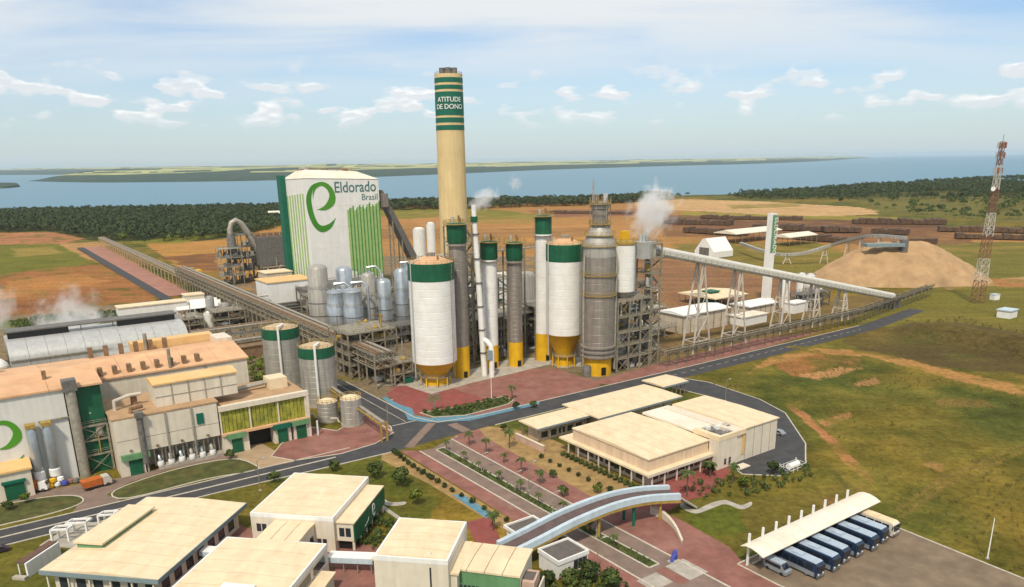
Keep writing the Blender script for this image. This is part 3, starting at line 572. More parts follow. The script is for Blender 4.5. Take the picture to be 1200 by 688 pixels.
sheet('loading_road', [(-115.43, -30.73), (-105.18, -25.36), (-86.73, -24.18), (-79.02, -22.43), (-52.66, -23.38), (-45.78, -26.50), (-51.86, -17.94), (-66.89, -20.32), (-77.84, -17.38), (-83.49, -12.55), (-80.13, -3.85), (-89.54, -1.81), (-91.60, -6.75), (-89.19, -11.95), (-94.66, -21.07), (-105.34, -21.85), (-115.43, -24.86)], .028, PAVP, 'brownish paved loading road along the mill')
sheet('mill_track', [(-10,-700),(-3.5,-700),(-3.5,-300),(-10,-300)], .05, ASPH, 'grey track running away to the horizon'); sheet('track_verge', [(-3.4,-700),(12,-700),(11,-320),(-3.4,-320)], .045, pm('pink_gravel', (.34,.17,.125), .95, var=.15, scale=.1), 'pinkish strip under the far pipe portals')
sheet('garden_path', [(25.65, 76.69), (25.59, 80.66), (30.73, 80.55), (35.06, 81.50), (35.68, 85.48), (39.08, 85.75), (37.19, 87.21), (33.85, 86.93), (33.21, 83.03), (28.90, 82.61), (23.90, 82.15), (23.61, 78.02)], .030, CONC, 'pale winding path in the garden', smooth=4)
sheet('garden_path', [(-28.54, 26.22), (-29.42, 33.57), (-26.15, 36.06), (-27.52, 37.38), (-30.76, 34.91), (-30.16, 28.13)], .030, CONC, 'pale curved path beside the green wall', smooth=4)
sheet('garden_path', [(-31.32, 33.31), (-30.77, 46.04), (-31.79, 46.32), (-32.43, 34.23)], .031, CONC, 'straight pale path to the tall office')
sheet('blue_bed', [(-15.16, 39.58), (-12.90, 40.67), (-13.44, 53.78), (-15.67, 55.36)], .06, BLUEP, 'pale blue bed beside the ochre strip')
sheet('office_plaza', [(-20.45, 53.87), (-14.17, 54.87), (-19.88, 68.16), (-24.20, 64.90)], .033, PAVB, 'red paved forecourt by the bridge ramp')
sheet('court', [(-69.34, 30.80), (-62.80, 21.74), (-59.75, 29.26), (-41.56, 51.78), (-43.45, 70.54), (-81.32, 46.59)], .014, PAVR, 'dark red paved court between the offices')

# ================================================================ TALL PLANT
# ---- recovery boiler house
def boiler():
    t = thing('boiler_house', 'tall white boiler house with green swirl emblem and company name', 'building', 63.6, -247)
    W_, D_ = 45.6, 38; z0, z1, z2, z3 = 70.2, 68.6, 69.0, 69.0
    m = MB(); m.hexa([(0,0,0),(W_,0,0),(W_,D_,0),(0,D_,0)], [(0,0,z0),(W_,0,z1),(W_,D_,z2),(0,D_,z3)]); m.build('wall', WHITE, t, False)
    m = MB(); m.hexa([(-.3,-.3,z0),(W_+.3,-.3,z1),(W_+.3,D_+.3,z2),(-.3,D_+.3,z3)], [(5,13,z0+4.6),(W_-8,13,z1+4.6),(W_-8,D_-9,z2+4.6),(5,D_-9,z3+4.6)]); rf = m.build('roof', ROOFW, t, False)
    k = 0
    for x, y, w, d, h in ((8,15,3,3,1.2),(15,17,2,2,1.0),(22,14,5,3,.8),(31,16,2.5,2.5,1.2),(34,22,4,2,1.2),(7,24,4,4,2.4),(5,18,2,2,1.4)):
        zb = z1+3.6; bx(rf, 'roof_unit', (RUST, PIPE, GALV)[k % 3], (x, y, zb, x+w, y+d, zb+1.6+h)); k += 1
    m = MB(); rail(m, [(6,14,z0+4.4),(38,14,z1+4.5)], 1.6, 3, .09); rail(m, [(6,27,z0+3.8),(38,27,z1+4.5)], 1.6, 3, .09); m.build('roof_railing', RUST, rf, False)
    bx(t, 'corner_fin', TEAL, (-3.2, D_-5, 0, -.05, D_+1.5, 71.5))
    for i in range(7):                                             # pale slats of the side wall
        y = 5+i*4.3; m = MB(); m.box(-.22, y, 9+3*math.sin(i*1.9), -.02, y+1.9, 61.5-i*.35); m.build('slat', STRL, t, False)
    xs = 24.0
    for i in range(10):                                            # green slats of the front, ragged ends
        w = 1.45; zt = 52.5+1.2*math.sin(i*2.3)+.25*i; zb = 10+1.8*math.sin(i*1.3+1)+.25*(9-i)
        m = MB(); m.box(xs, -.3, zb+2, xs+w, -.02, zt-1); m.build('slat', STRL, t, False)
        m = MB(); m.box(xs+w+.1, -.4, zb-2, xs+w+.62, -.02, zt); m.build('slat', STRD, t, False)
        xs += 2.15
    logo_e(t, -.05, .5, 39.6, 16.0)
    text(t, 'lettering', 'Eldorado', 8.8, LETT, (16.8, -.05, 61.6), bold=.08, sx=.84); text(t, 'lettering', 'Brasil', 5.2, LETT, (44.7, -.05, 56.6), align='RIGHT', sx=.95)
    for z in (18, 30, 42, 54): m = MB(); m.box(-.08, -.06, z, W_+.03, -.01, z+.12); m.build('cladding_joint', ROOFW, t, False)
boiler()
def inclined():
    t = thing('inclined_gallery', 'dark grey inclined gallery leaning on the boiler house', 'conveyor', 111.2, -246)
    m = MB(); m.hexa([(0,0,0),(3,0,0),(3,10,0),(0,10,0)], [(0,0,1),(3,0,1),(3,10,1),(0,10,1)])
    m.v = []; m.f = []; m.hexa([(0,0,56),(0,7,56),(22,7,10),(22,0,10)], [(0,0,62),(0,7,62),(25,7,14),(25,0,14)]); m.build('gallery', GREYD, t, False)
    for x, z in ((6,46),(12,33),(18,20)):
        m = MB(); m.bar((x,1,0),(x,1,z),.7); m.bar((x,6,0),(x,6,z),.7)
        for q in range(0, z-6, 6): m.bar((x,1,q),(x,6,q+6),.35)
        m.build('support', STEEL, t, False)
    bx(t, 'hopper_house', GREYD, (20,-2,0,30,9,15)); bx(t, 'transfer_house', GREY, (-.5,-1,52,3,8,60))
inclined()

def chimney():
    x, y = (-33.41, 461.96); t = thing('chimney', 'tall cream chimney with green bands and white lettering', 'chimney', x, y, world=True)
    H = 125.35; r0, r1 = 8.67, 7.89
    def rz(z): return r0+(r1-r0)*z/H
    MB().lathe([(r0,0),(r1,H),(r1-.8,H+.05),(r1-1,H-2)], 48).build('shaft', CHIM, t)
    zs = [123.32,120.70,119.39,117.16,115.84,103.22,102.06,99.36,98.01,95.31]
    for i in range(0, 10, 2):
        a, b = zs[i+1], zs[i]; MB().lathe([(rz(a)+.02,a),(rz(a)+.14,a+.05),(rz(b)+.14,b-.05),(rz(b)+.02,b)], 48).build('band', TEAL, t)
    for k, (dx_, dy_) in enumerate(((-3.4,-1),(0,-3),(3.4,-1),(0,3))):
        MB().lathe([(1.7,H-4),(1.7,H+3.4),(1.45,H+3.4),(1.4,H+.5)], 16, dx_, dy_).build('flue', GREYD, t)
    m = MB(); ring_rail(m, r1-.3, H, 18, 1.2); m.build('top_railing', STEEL, t, False)
    # lettering wrapped round the shaft, each letter bent to the curve
    def wrap(s, size, zc):
        c = bpy.data.curves.new('lettering', 'FONT'); c.body = s; c.size = size; c.extrude = .1; c.align_x = 'CENTER'; c.offset = .05
        o = bpy.data.objects.new('tmp', c); COL.objects.link(o); me = bpy.data.meshes.new_from_object(o.evaluated_get(bpy.context.evaluated_depsgraph_get())); bpy.data.objects.remove(o)
        bm = bmesh.new(); bm.from_mesh(me); bmesh.ops.triangulate(bm, faces=bm.faces); bmesh.ops.subdivide_edges(bm, edges=bm.edges, cuts=2)
        base = math.atan2(-y, -x)
        for v in bm.verts:
            rr_ = rz(zc)+.3+v.co.z; an = base + v.co.x*1.0/rr_; z = zc+v.co.y; v.co = (rr_*math.cos(an), rr_*math.sin(an), z)
        bm.to_mesh(me); bm.free(); me.materials.clear(); me.materials.append(WHITE); link('lettering', me, t)
    wrap('ATITUDE', 3.6, 110.45); wrap('DE DONO', 3.6, 106.63)
chimney()

def courses(t, r, z0, z1, n, mat, seg=32, name='shell_course'):
    h = (z1-z0)/n
    for i in range(n):
        a, b = z0+i*h, z0+(i+1)*h; MB().lathe([(r-.10,a),(r,a+.12),(r,b-.12),(r-.10,b)], seg, caps=False).build(name, mat, t)
def roof_gear(t, r, z, n=3, rr=.55):
    m = MB(); ring_rail(m, r-.2, z, max(10, int(r*2.4)), 1.2); m.build('roof_railing', YELS, t, False)
    for i in range(n):
        a = i*2.4+.6; MB().lathe([(.35+.2*(i % 2),z),(.35+.2*(i % 2),z+1.6+.5*(i % 3))], 10, r*rr*math.cos(a), r*rr*math.sin(a)).build('vent', GALV if i % 2 else RUST, t)
def cone_silo(label, px, py, ytop, yband, ycone, yneck, wpx):
    x, y = px; t = thing('pulp_silo', label, 'silo', x, y, group='silos in front of the mill', world=True)
    r = wpx; z4, z3, z2, z1 = ytop, yband, ycone, yneck
    courses(t, r, z2, z3, 11, SILOW, 40)
    MB().lathe([(r+.03,z3),(r+.12,z3+.1),(r+.12,z4),(r-.1,z4+.1)], 40, caps=False).build('green_band', GREEN, t)
    MB().lathe([(r,z4),(r*.3,z4+2.0),(.01,z4+2.2)], 40).build('roof', ROOFP, t)
    roof_gear(t, r, z4+.1, 4); bx(t, 'roof_platform', STEEL, (-1.5,-1.5,z4+2,1.5,1.5,z4+3.2))
    MB().lathe([(r*.52,z1),(r*.98,z2-.1),(r,z2)], 40).build('hopper', YEL, t)
    MB().lathe([(r*.52,.4),(r*.52,z1)], 32).build('skirt', YEL, t)
    m = MB(); ring_rail(m, r*.66, z1-.4, 14, 1.1); m.lathe([(r*.52,z1-.6),(r*.68,z1-.6),(r*.68,z1-.4),(r*.52,z1-.4)], 28, caps=False); m.build('walkway', STEEL, t, False)
    for i in range(8):
        a = 2*math.pi*i/8+.2; m = MB(); m.bar((r*.66*math.cos(a), r*.66*math.sin(a), 0), (r*.66*math.cos(a), r*.66*math.sin(a), z1-.5), .4); m.build('leg', YEL, t, False)
    MB().lathe([(r*.6,0),(r*.6,.5)], 28).build('plinth', CONC, t)
    m = MB(); ladder(m, r+.35, 0, z1, z4+1.2); o = m.build('ladder', STEEL, t, False); o.rotation_euler.z = math.atan2(-y, -x)+.95
    m = MB(); m.tube([(r+.3,0,z1),(r+.3,0,z4),(r*.6,0,z4+1.4)], .22, 8); o = m.build('filling_pipe', GALV, t); o.rotation_euler.z = math.atan2(-y, -x)-1.0
    return t
cone_silo('broad white silo nearest the street, green top and yellow hopper', (-27.81, 266.95), 0, 44.48, 38.50, 9.04, 3.89, 8.04)
cone_silo('broad white silo beside the grey digester, green top and yellow hopper', (20.74, 290.76), 0, 47.64, 41.37, 13.13, 4.88, 7.03)
def slim_tower(label, p, r, ztop, zband, zyel, mat, ncourse, plat=True, over=1.12):
    x, y = p; t = thing('bleach_tower', label, 'tower', x, y, group='slim bleaching towers', world=True)
    MB().lathe([(r*1.02,0),(r*1.02,zyel)], 28).build('yellow_base', YEL, t)
    az = math.atan2(-y, -x)+.5; d = (math.cos(az)*r*1.02, math.sin(az)*r*1.02)
    dm = MB(); dm.box(-.15,-.7,.3,.2,.7,2.6); dd = dm.build('door', BLACK, t, False); dd.location = (d[0], d[1], 0); dd.rotation_euler = (0,0,az)
    courses(t, r, zyel, zband, ncourse, mat, 28)
    MB().lathe([(r+.05,zband-.3),(r*over,zband+.2),(r*over,ztop),(r*.9,ztop+.1),(.01,ztop+.5)], 28).build('green_head', GREEN, t)
    if plat:
        m = MB(); m.lathe([(r,ztop-.2),(r*over+1.3,ztop-.2),(r*over+1.3,ztop),(r,ztop)], 16, caps=False); ring_rail(m, r*over+1.2, ztop, 10, 1.2); m.build('platform', YELS, t, False)
        m = MB(); m.lathe([(r,zband-1),(r+1.0,zband-1),(r+1.0,zband-.8),(r,zband-.8)], 16, caps=False); m.build('platform', STEEL, t, False)
    m = MB(); ladder(m, r+.5, 0, 0, ztop); ob = m.build('ladder', STEEL, t, False); ob.rotation_euler = (0,0,az-1.6)
    roof_gear(t, r*over*.8, ztop+.3, 3, .5)
    return t
slim_tower('grey ringed tower with green head just right of the nearest white silo', (-19.02, 276.80), 3.20, 56.76, 50.13, 11.95, GREY, 16)
slim_tower('slim white tower with green head beside the thin white pipe', (-7.99, 289.81), 2.92, 48.96, 42.57, 9.00, SILOW, 12)
slim_tower('slim grey tower with green head standing alone in the row', (1.64, 291.87), 2.86, 48.29, 41.85, 9.74, GREY, 18)
slim_tower('tall white tower with dark green head behind the broad silo', (13.06, 300.66), 3.28, 57.36, 50.84, 11.05, SILOW, 14, over=1.0)
def vent_pipe():
    x, y = (-10.31, 277.51); t = thing('vent_stack', 'thin white steaming pipe stack between the towers', 'stack', x, y, world=True); H = 63.14
    x1 = -2.4
    MB().tube([(0,0,0),(x1*.5,0,H*.5),(x1,0,H-2),(x1,0,H)], [1.12,1.06,0.87,0.87], 14).build('shaft', SILOW, t)
    for k in range(1, 7): MB().lathe([(1.2,H*k/7.2),(1.35,H*k/7.2),(1.35,H*k/7.2+.5),(1.2,H*k/7.2+.5)], 14, x1*k/7.2, 0, False).build('flange', GREYD, t)
    MB().tube([(2.8,-2,0),(2.9,-2,9),(2.6,-2,12),(1.2,-1,13.5),(0,0,14)], 1.0, 12).build('bend', SILOW, t)
    bx(t, 'fan_housing', BLUEL, (1.2,-3.4,7,3.2,-1.0,10.5))
    MB().lathe([(1.25,H-6),(1.3,H-6),(1.3,H-4),(1.25,H-4)], 14, x1, 0, False).build('green_ring', GREEN, t)
vent_pipe()
def digester():
    x, y = (32.58, 278.73); t = thing('digester', 'huge grey digester tower with conical neck and yellow base', 'tower', x, y, world=True)
    r = 6.12
    def z(v): return v
    zb, zf, z1, zc, zn, zt = 6.71, 11.35, 44.25, 47.94, 55.55, 63.64
    MB().lathe([(r*.86,0),(r*.86,zb)], 36).build('yellow_base', YEL, t)
    az = math.atan2(-y, -x)+.45; dm = MB(); dm.box(-.2,-.9,.5,.25,.9,3.4); dd = dm.build('door', BLACK, t, False); dd.location = (math.cos(az)*r*.86, math.sin(az)*r*.86, 0); dd.rotation_euler = (0,0,az)
    dm = MB(); dm.lathe([(1.6,0),(1.6,3.6),(1.2,4.2)], 16); dd = dm.build('sump', GREYD, t); dd.location = (math.cos(az-1.1)*(r*.86+1.2), math.sin(az-1.1)*(r*.86+1.2), 0)
    for k in range(3):
        q = zb+(zf-zb)*k/2.6; MB().lathe([(r*.9,q),(r*1.10,q+.3),(r*1.10,q+.9),(r*.95,q+1.2)], 36, caps=False).build('ring_girder', GREY, t)
    courses(t, r, zb, z1, 12, GREY, 40)
    MB().lathe([(r,z1),(r*.99,zc)], 40, caps=False).build('bright_course', TANKG, t)
    MB().lathe([(r*.98,zc),(r*.80,zc+(zn-zc)*.45),(r*.46,zn)], 40, caps=False).build('cone', TANKG, t)
    MB().lathe([(r*.44,zn-.3),(r*.46,zn+(zt-zn)*.15),(r*.46,zt-2.6),(r*.54,zt-2.4),(r*.54,zt-.5),(r*.2,zt)], 32).build('top_separator', GREY, t)
    for q, rr in ((37.40,r*1.1),(30.14,r*1.1),(zc,r*1.08),(zc+(zn-zc)*.5,r*.92),(zn,r*.66),(zt-1,r*.66)):
        m = MB(); m.lathe([(rr-1.2,q),(rr,q),(rr,q+.2),(rr-1.2,q+.2)], 30, caps=False); ring_rail(m, rr-.1, q+.2, 20, 1.2); m.build('platform', YELS, t, False)
    m = MB()
    for i in range(6): a = i*1.05; m.bar((r*.6*math.cos(a), r*.6*math.sin(a), zn-1), (r*.6*math.cos(a), r*.6*math.sin(a), zt+1.5), .25)
    for q in (zn+3, zn+6): ring_rail(m, r*.6, q, 6, 1)
    m.build('cage', STEEL, t, False)
    MB().tube([(-2.6,0,zt-3),(-2.6,0,71.59)], [.45,.25], 8).build('mast', PIPE, t)
    for k, a in enumerate((2.6, 3.6, -.3)):
        m = MB(); m.tube([(r*1.05*math.cos(a), r*1.05*math.sin(a), 2),(r*1.05*math.cos(a), r*1.05*math.sin(a), z1),(r*.5*math.cos(a), r*.5*math.sin(a), zn)], .35, 8); m.build('riser_pipe', PIPE, t)
    for i in range(4): a = 1+i*1.5; bx(t, 'top_box', (RUST, GALV)[i % 2], (math.cos(a)*2.2-.7, math.sin(a)*2.2-.7, zt-.4, math.cos(a)*2.2+.7, math.sin(a)*2.2+.7, zt+1.6+.4*i))
digester()

# ---- open steel process structures
def frame(t, w, d, floors, nx, ny, mat=STEEL, col=.5, brace=True, x0=0, y0=0):
    xs = [x0+w*i/nx for i in range(nx+1)]; ys = [y0+d*j/ny for j in range(ny+1)]; top = floors[-1]
    for x in xs:
        for y in ys:
            m = MB(); m.bar((x,y,0),(x,y,top),col); m.build('column', mat, t, False)
    for z in floors:
        m = MB()
        for x in xs: m.bar((x,ys[0],z),(x,ys[-1],z),col*.7)
        for y in ys: m.bar((xs[0],y,z),(xs[-1],y,z),col*.7)
        m.box(xs[0]+.2, ys[0]+.2, z+.18, xs[-1]-.2, ys[-1]-.2, z+.26)
        rail(m, [(xs[0],ys[0],z+.3),(xs[-1],ys[0],z+.3),(xs[-1],ys[-1],z+.3),(xs[0],ys[-1],z+.3),(xs[0],ys[0],z+.3)], 1.1, 2.5, .06)
        m.build('floor', mat, t, False)
    if brace:
        zz_ = [0]+list(floors)
        for i in range(len(zz_)-1):
            for j in range(nx):
                if (i+j) % 2 == 0: m = MB(); m.bar((xs[j],ys[0],zz_[i]),(xs[j+1],ys[0],zz_[i+1]),col*.35); m.bar((xs[j+1],ys[0],zz_[i]),(xs[j],ys[0],zz_[i+1]),col*.35); m.build('cross_brace', mat, t, False)
        m = MB()
        for i in range(len(zz_)-1):                             # stair flights at the side
            z_a, z_b = zz_[i], zz_[i+1]; ya, yb = (ys[0], ys[-1]) if i % 2 else (ys[-1], ys[0]); m.bar((xs[-1]+.8,ya,z_a),(xs[-1]+.8,yb,z_b),1.0,.25)
        m.build('stair', mat, t, False)
def clutter(t, w, d, floors, n, seed, mats=None, x0=0, y0=0):
    """vessels, pumps, ducts and pipe runs standing on the floors of a structure"""
    rd = random.Random(seed); mats = mats or [STAIN, TANKG, PIPE, RUST, GREYD, GALV, YELS]; lv = [0]+list(floors[:-1])
    for i in range(n):
        z = rd.choice(lv)+.3; x = x0+rd.uniform(1.2, w-1.2); y = y0+rd.uniform(1.0, d-1.0); k = rd.random(); mt = rd.choice(mats)
        if k < .34:
            r = rd.uniform(.7, 1.5); h = rd.uniform(2.5, 5); MB().lathe([(r*.3,z),(r,z+.5),(r,z+h),(r*.4,z+h+.6),(.01,z+h+.7)], 14, x, y).build('vessel', mt, t)
        elif k < .55:
            r = rd.uniform(.6, 1.1); l_ = rd.uniform(2.5, 5); m = MB(); m.tube([(x-l_/2,y,z+1.4),(x+l_/2,y,z+1.4)], r, 12); m.box(x-l_*.35,y-.3,z,x-l_*.3,y+.3,z+.8); m.box(x+l_*.3,y-.3,z,x+l_*.35,y+.3,z+.8); m.build('drum', mt, t)
        elif k < .72:
            s = rd.uniform(.8, 1.8); m = MB(); m.box(x-s,y-s*.6,z,x+s,y+s*.6,z+s*1.2); m.box(x-s*.4,y-s*.3,z+s*1.2,x+s*.2,y+s*.3,z+s*1.8); m.build('cabinet', mt, t, False)
        else:
            p = [(x,y,z)]; 
            for q in range(3): x_, y_, z_ = p[-1]; ax = rd.randrange(3); p.append((min(max(x_+(rd.uniform(-6,6) if ax == 0 else 0),x0),x0+w), min(max(y_+(rd.uniform(-4,4) if ax == 1 else 0),y0),y0+d), z_+(rd.uniform(2,7) if ax == 2 else .01)))
            MB().tube(p, rd.uniform(.16, .42), 7).build('pipe', mt, t)
def structure(label, a, b, w, d, floors, nx, ny, n, seed, mat=STEEL, rot=0, name='process_structure', mats=None):
    t = thing(name, label, 'structure', a, b, rot); frame(t, w, d, floors, nx, ny, mat); clutter(t, w, d, floors, n, seed, mats); return t
# chip-bin structure with its white bin and the head of the conveyor
t = structure('open steel tower carrying a white bin beside the digester', 92, -17, 18, 14, [5,10,15,21,27], 3, 2, 64, 3, mats=[STAIN, TANKG, PIPE, YELS, GALV, MASTW])
bin_ = thing('chip_bin', 'white ringed bin standing in the steel tower', 'bin', 100, -23, z=27.3)
courses(bin_, 4.3, 2.5, 20, 8, SILOW, 26); MB().lathe([(2.2,.2),(4.3,2.5)], 26).build('hopper', TANKG, bin_); MB().lathe([(4.3,20),(4.6,20.3),(4.6,21),(1,22)], 26).build('lid', YELS, bin_)
m = MB(); ring_rail(m, 4.6, 21, 12, 1.2); m.build('railing', YELS, bin_, False); bx(bin_, 'feeder', YEL, (-1.5,-1,22,1.8,1.2,25))
structure('tall narrow stair tower at the head of the chip conveyor', 109, -17, 5, 8, [6,12,18,24,30,36,42,47], 1, 1, 30, 5, STEEL, name='stair_tower')
structure('pipe structure behind the first grey tower, tall and dark', 52, -66, 8, 8, [7,14,21,28,35,42,48,54], 1, 1, 34, 8)
structure('low pipe structure between the slim towers', 58, -72, 44, 16, [5,10,15], 7, 2, 60, 11)
structure('mid-height pump structure behind the broad white silo', 92, -66, 22, 16, [6,12,18], 3, 2, 36, 17)
structure('bleaching floor behind the slim towers with green ducts', 66, -98, 34, 18, [7,14,21,27], 5, 2, 60, 19, mats=[TEAL, STAIN, TANKG, GALV, RUST, GREEN])
structure('tangled pipe structure at the end of the pipe bridge', 8, -72, 20, 18, [5,9,13,17], 4, 3, 80, 23, mats=[PIPE, RUST, YELS, STEEL, TANKG])
structure('low pump floor beside the nearest silo', 16, -54, 10, 10, [4,8], 2, 2, 26, 29, mats=[YELS, PIPE, GALV, RUST])
structure('narrow bridge of walkways joining the tower tops', 56, -61, 34, 3, [44], 4, 1, 4, 31, name='top_walkway')

# ---- chip conveyor, descending along the street
def conveyor():
    t = thing('chip_conveyor', 'long white covered conveyor sloping down to the chip pile', 'conveyor', 110, -21)
    L, z0, z1 = 184, 45.0, 6.0; n = 23; sl_ = (z1-z0)/L
    for i in range(n):                                            # each gallery panel
        xa, xb = L*i/n+.06, L*(i+1)/n-.06; za, zb = z0+sl_*xa, z0+sl_*xb; m = MB()
        pr = [(-1.7,-1.2),(1.7,-1.2),(1.7,1.0),(1.2,1.7),(0,2.0),(-1.2,1.7),(-1.7,1.0)]; k = len(pr)
        m.add([(xa,y,za+z) for y, z in pr]+[(xb,y,zb+z) for y, z in pr], [tuple(range(k-1,-1,-1)), tuple(range(k,2*k))]+[(j,(j+1)%k,k+(j+1)%k,k+j) for j in range(k)]); m.build('gallery_panel', pm('pale_gallery', (.62,.60,.54), .6, var=.06), t, False)
    m = MB(); m.bar((0,-1.9,z0-1.5),(L,-1.9,z1-1.5),.35,.5); m.bar((0,1.9,z0-1.5),(L,1.9,z1-1.5),.35,.5); m.build('girder', MASTW, t, False)
    m = MB(); rail(m, [(0,-2.6,z0-.9),(L,-2.6,z1-.9)], 1.1, 3.5, .06); m.bar((0,-2.4,z0-1.0),(L,-2.4,z1-1.0),1.0,.12); m.build('walkway', STEEL, t, False)
    for x in (31, 55, 88, 112, 136):                             # A-frame trestles
        z = z0+sl_*x-1.6; m = MB(); s = z*.11+1.2
        for sy in (-1.6, 1.6):
            m.bar((x-s,sy*1.9,0),(x-.5,sy,z),.55); m.bar((x+s,sy*1.9,0),(x+.5,sy,z),.55)
        q = .14
        while q < .9:
            w = s*(1-q)+.5*q; yy = 1.6*(1.9*(1-q)+q); m.bar((x-w,-yy,z*q),(x+w,-yy,z*q),.3); m.bar((x-w,yy,z*q),(x+w,yy,z*q),.3); m.bar((x-w,-yy,z*q),(x-w,yy,z*q),.28); m.bar((x+w,-yy,z*q),(x+w,yy,z*q),.28)
            q2 = min(q+.26, .97); w2 = s*(1-q2)+.5*q2; y2 = 1.6*(1.9*(1-q2)+q2); m.bar((x-w,-yy,z*q),(x+w2,-y2,z*q2),.22); m.bar((x+w,yy,z*q),(x-w2,y2,z*q2),.22); q += .26
        m.build('trestle', MASTW, t, False)
    bx(t, 'head_house', GALV, (-5,-3.4,z0-3.2,1.5,3.4,z0+3)); bx(t, 'tail_house', GREYD, (L-3,-2.6,0,L+4,2.6,6))
    for k in range(3): MB().lathe([(.7,z0+3),(.7,z0+5.5+k*.5)], 12, -3.6+k*1.7, 0).build('vent', GALV, t)
conveyor()

# ---- pipe bridges
def pipe_bridge(label, a0, b0, a1, b1, w, h, levels, step, pipes, seed, mat=STEEL, group=None, k=1.0):
    L = math.hypot(a1-a0, b1-b0); (x0, y0), (x1, y1) = AB(a0, b0), AB(a1, b1)
    t = thing('pipe_bridge', label, 'pipe bridge', x0, y0, math.degrees(math.atan2(y1-y0, x1-x0)), world=True); rd = random.Random(seed); n = int(L/step)
    me = MB(); 
    for s in (-1, 1): me.bar((0,s*w/2,0),(0,s*w/2,h),.5*k)
    for z in levels: me.bar((0,-w/2,z),(0,w/2,z),.45*k)
    me.bar((0,-w/2,levels[0]),(0,w/2,levels[-1]),.25); pm_ = me.mesh('portal', mat, False)
    for i in range(n+1): o = link('portal', pm_, t); o.location = (i*step, 0, 0)
    for z in levels:
        m = MB(); m.bar((0,-w/2,z),(L,-w/2,z),.4*k); m.bar((0,w/2,z),(L,w/2,z),.4*k); m.build('longitudinal_beam', mat, t, False)
    for sy in (-w/2, w/2):
        bm_ = MB(); bm_.bar((0,sy,levels[0]),(step,sy,levels[-1]),.25); be = bm_.mesh('brace', mat, False)
        for i in range(0, n, 2): o = link('brace', be, t); o.location = (i*step, 0, 0)
    for z in levels:
        for q in range(pipes):
            y = -w/2+.7+(w-1.4)*q/max(1,pipes-1); r = rd.uniform(.15, .45)*k; MB().tube([(-1,y,z+r+.25),(L+1,y,z+r+.25)], r, 8).build('pipe', rd.choice([PIPE, PIPE, STEEL, RUST, PIPE, TANKG]), t)
    m = MB(); rail(m, [(0,-w/2-.6,levels[-1]),(L,-w/2-.6,levels[-1])], 1.1, step/3, .05); m.bar((0,-w/2-.4,levels[-1]-.1),(L,-w/2-.4,levels[-1]-.1),.6,.1); m.build('walkway', mat, t, False)
    return t
pipe_bridge('long brown pipe bridge running past the boiler house', 13.5, -355, 13.5, -54, 7.5, 13, [7.5,10.2,12.8], 7, 6, 1, pm('weathered_steel', (.27,.235,.17), .7, var=.2, scale=.8))
pipe_bridge('pale portal pipe bridge running off towards the forest', 14, -700, 14, -362, 5, 9, [6.5,8.6], 12, 4, 2, pm('sandy_steel', (.45,.35,.2), .7, var=.15))
pipe_bridge('dark pipe bridge along the street under the conveyor', 112, -12, 246, -12, 4, 6.6, [4.6,6.2], 5.5, 2, 3, pm('brown_steel', (.16,.135,.09), .7, var=.2, scale=.8), k=.6)
pipe_bridge('dark pipe bridge curving on past the chip pile', 247, -12, 346, -27, 3.6, 6.6, [4.6,6.2], 6, 2, 4, pm('brown_steel', (.16,.135,.09), .7, var=.2, scale=.8), k=.6)
pipe_bridge('pipe bridge from the curved hall to the main bridge', -30, -158, 9, -158, 6, 9, [5,8], 6, 5, 5)
pipe_bridge('short low pipe bridge behind the mill roof', -28, -136, 10, -136, 5, 7, [4,6.5], 6, 4, 6)

# ---- electrostatic precipitator with the curved duct
def esp():
    t = thing('dust_filter', 'grey hopper unit with a big curved duct near the forest', 'filter', 56, -345)
    bx(t, 'casing', GREYD, (6,-3,11,29,14,30)); 
    for i in range(3): m = MB(); x = 6.4+i*7.4; m.hexa([(x+3,3,5.5),(x+5,3,5.5),(x+5,6,5.5),(x+3,6,5.5)],[(x,-2.5,11),(x+7,-2.5,11),(x+7,13,11),(x,13,11)]); m.build('hopper', GREY, t, False)
    for x in (6.5, 17.5, 28.5):
        for y in (-2.5, 13.5): m = MB(); m.bar((x,y,0),(x,y,11),.7); m.build('column', STEEL, t, False)
    m = MB(); rail(m, [(6,-3,30),(29,-3,30),(29,14,30),(6,14,30)], 1.6, 2.5, .1); m.build('railing', RUST, t, False)
    for i in range(5): bx(t, 'roof_box', RUST, (7.5+i*4.3,2,30,10+i*4.3,5,32.5))
    MB().tube([(8,4,21),(5,4,27),(1,4,35),(-2,4,40),(-5,4,42),(-8,4,40.5),(-9.5,4,36),(-9.5,4,24)], [2.5,2.3,2.1,2.0,1.9,1.8,1.8,1.8], 14).build('curved_duct', PIPE, t)
    frame(t, 14, 10, [6,12,18,24], 2, 1, PIPE, .4, True, -20, -4); clutter(t, 14, 10, [6,12,18,24], 44, 41, None, -20, -4); frame(t, 12, 12, [8,16,24,32], 2, 1, GREYD, .4, True, -6, 2); clutter(t, 12, 12, [8,16,24,32], 40, 44, [GREYD, PIPE, STEEL, TANKG], -6, 2); frame(t, 24, 6, [5,10], 4, 1, STEEL, .4, True, 6, -10); clutter(t, 24, 6, [5,10], 26, 42, None, 6, -10)
    MB().lathe([(3,16),(3,30),(1.6,34)], 18, -9.5, 4).build('cyclone', GREYD, t)
esp()
def block(label, a, b, w, d, h, wall, roof, ov=.4, name='plant_block', cat='building', rot=0, joints=0, group=None):
    t = thing(name, label, cat, a, b, rot, group=group)
    bx(t, 'wall', wall, (0,0,0,w,d,h)); bx(t, 'roof', roof, (-ov,-ov,h+.01,w+ov,d+ov,h+.55))
    for i in range(1, joints): bx(t, 'pilaster', ROOFW, (w*i/joints-.15,-.12,0,w*i/joints+.15,-.01,h))
    return t
t = block('cream box with ochre roof on legs beside the boiler house', 25, -213, 25, 20, 17.6, WHITE, ROOFO, name='evaporator_building')
m = MB()
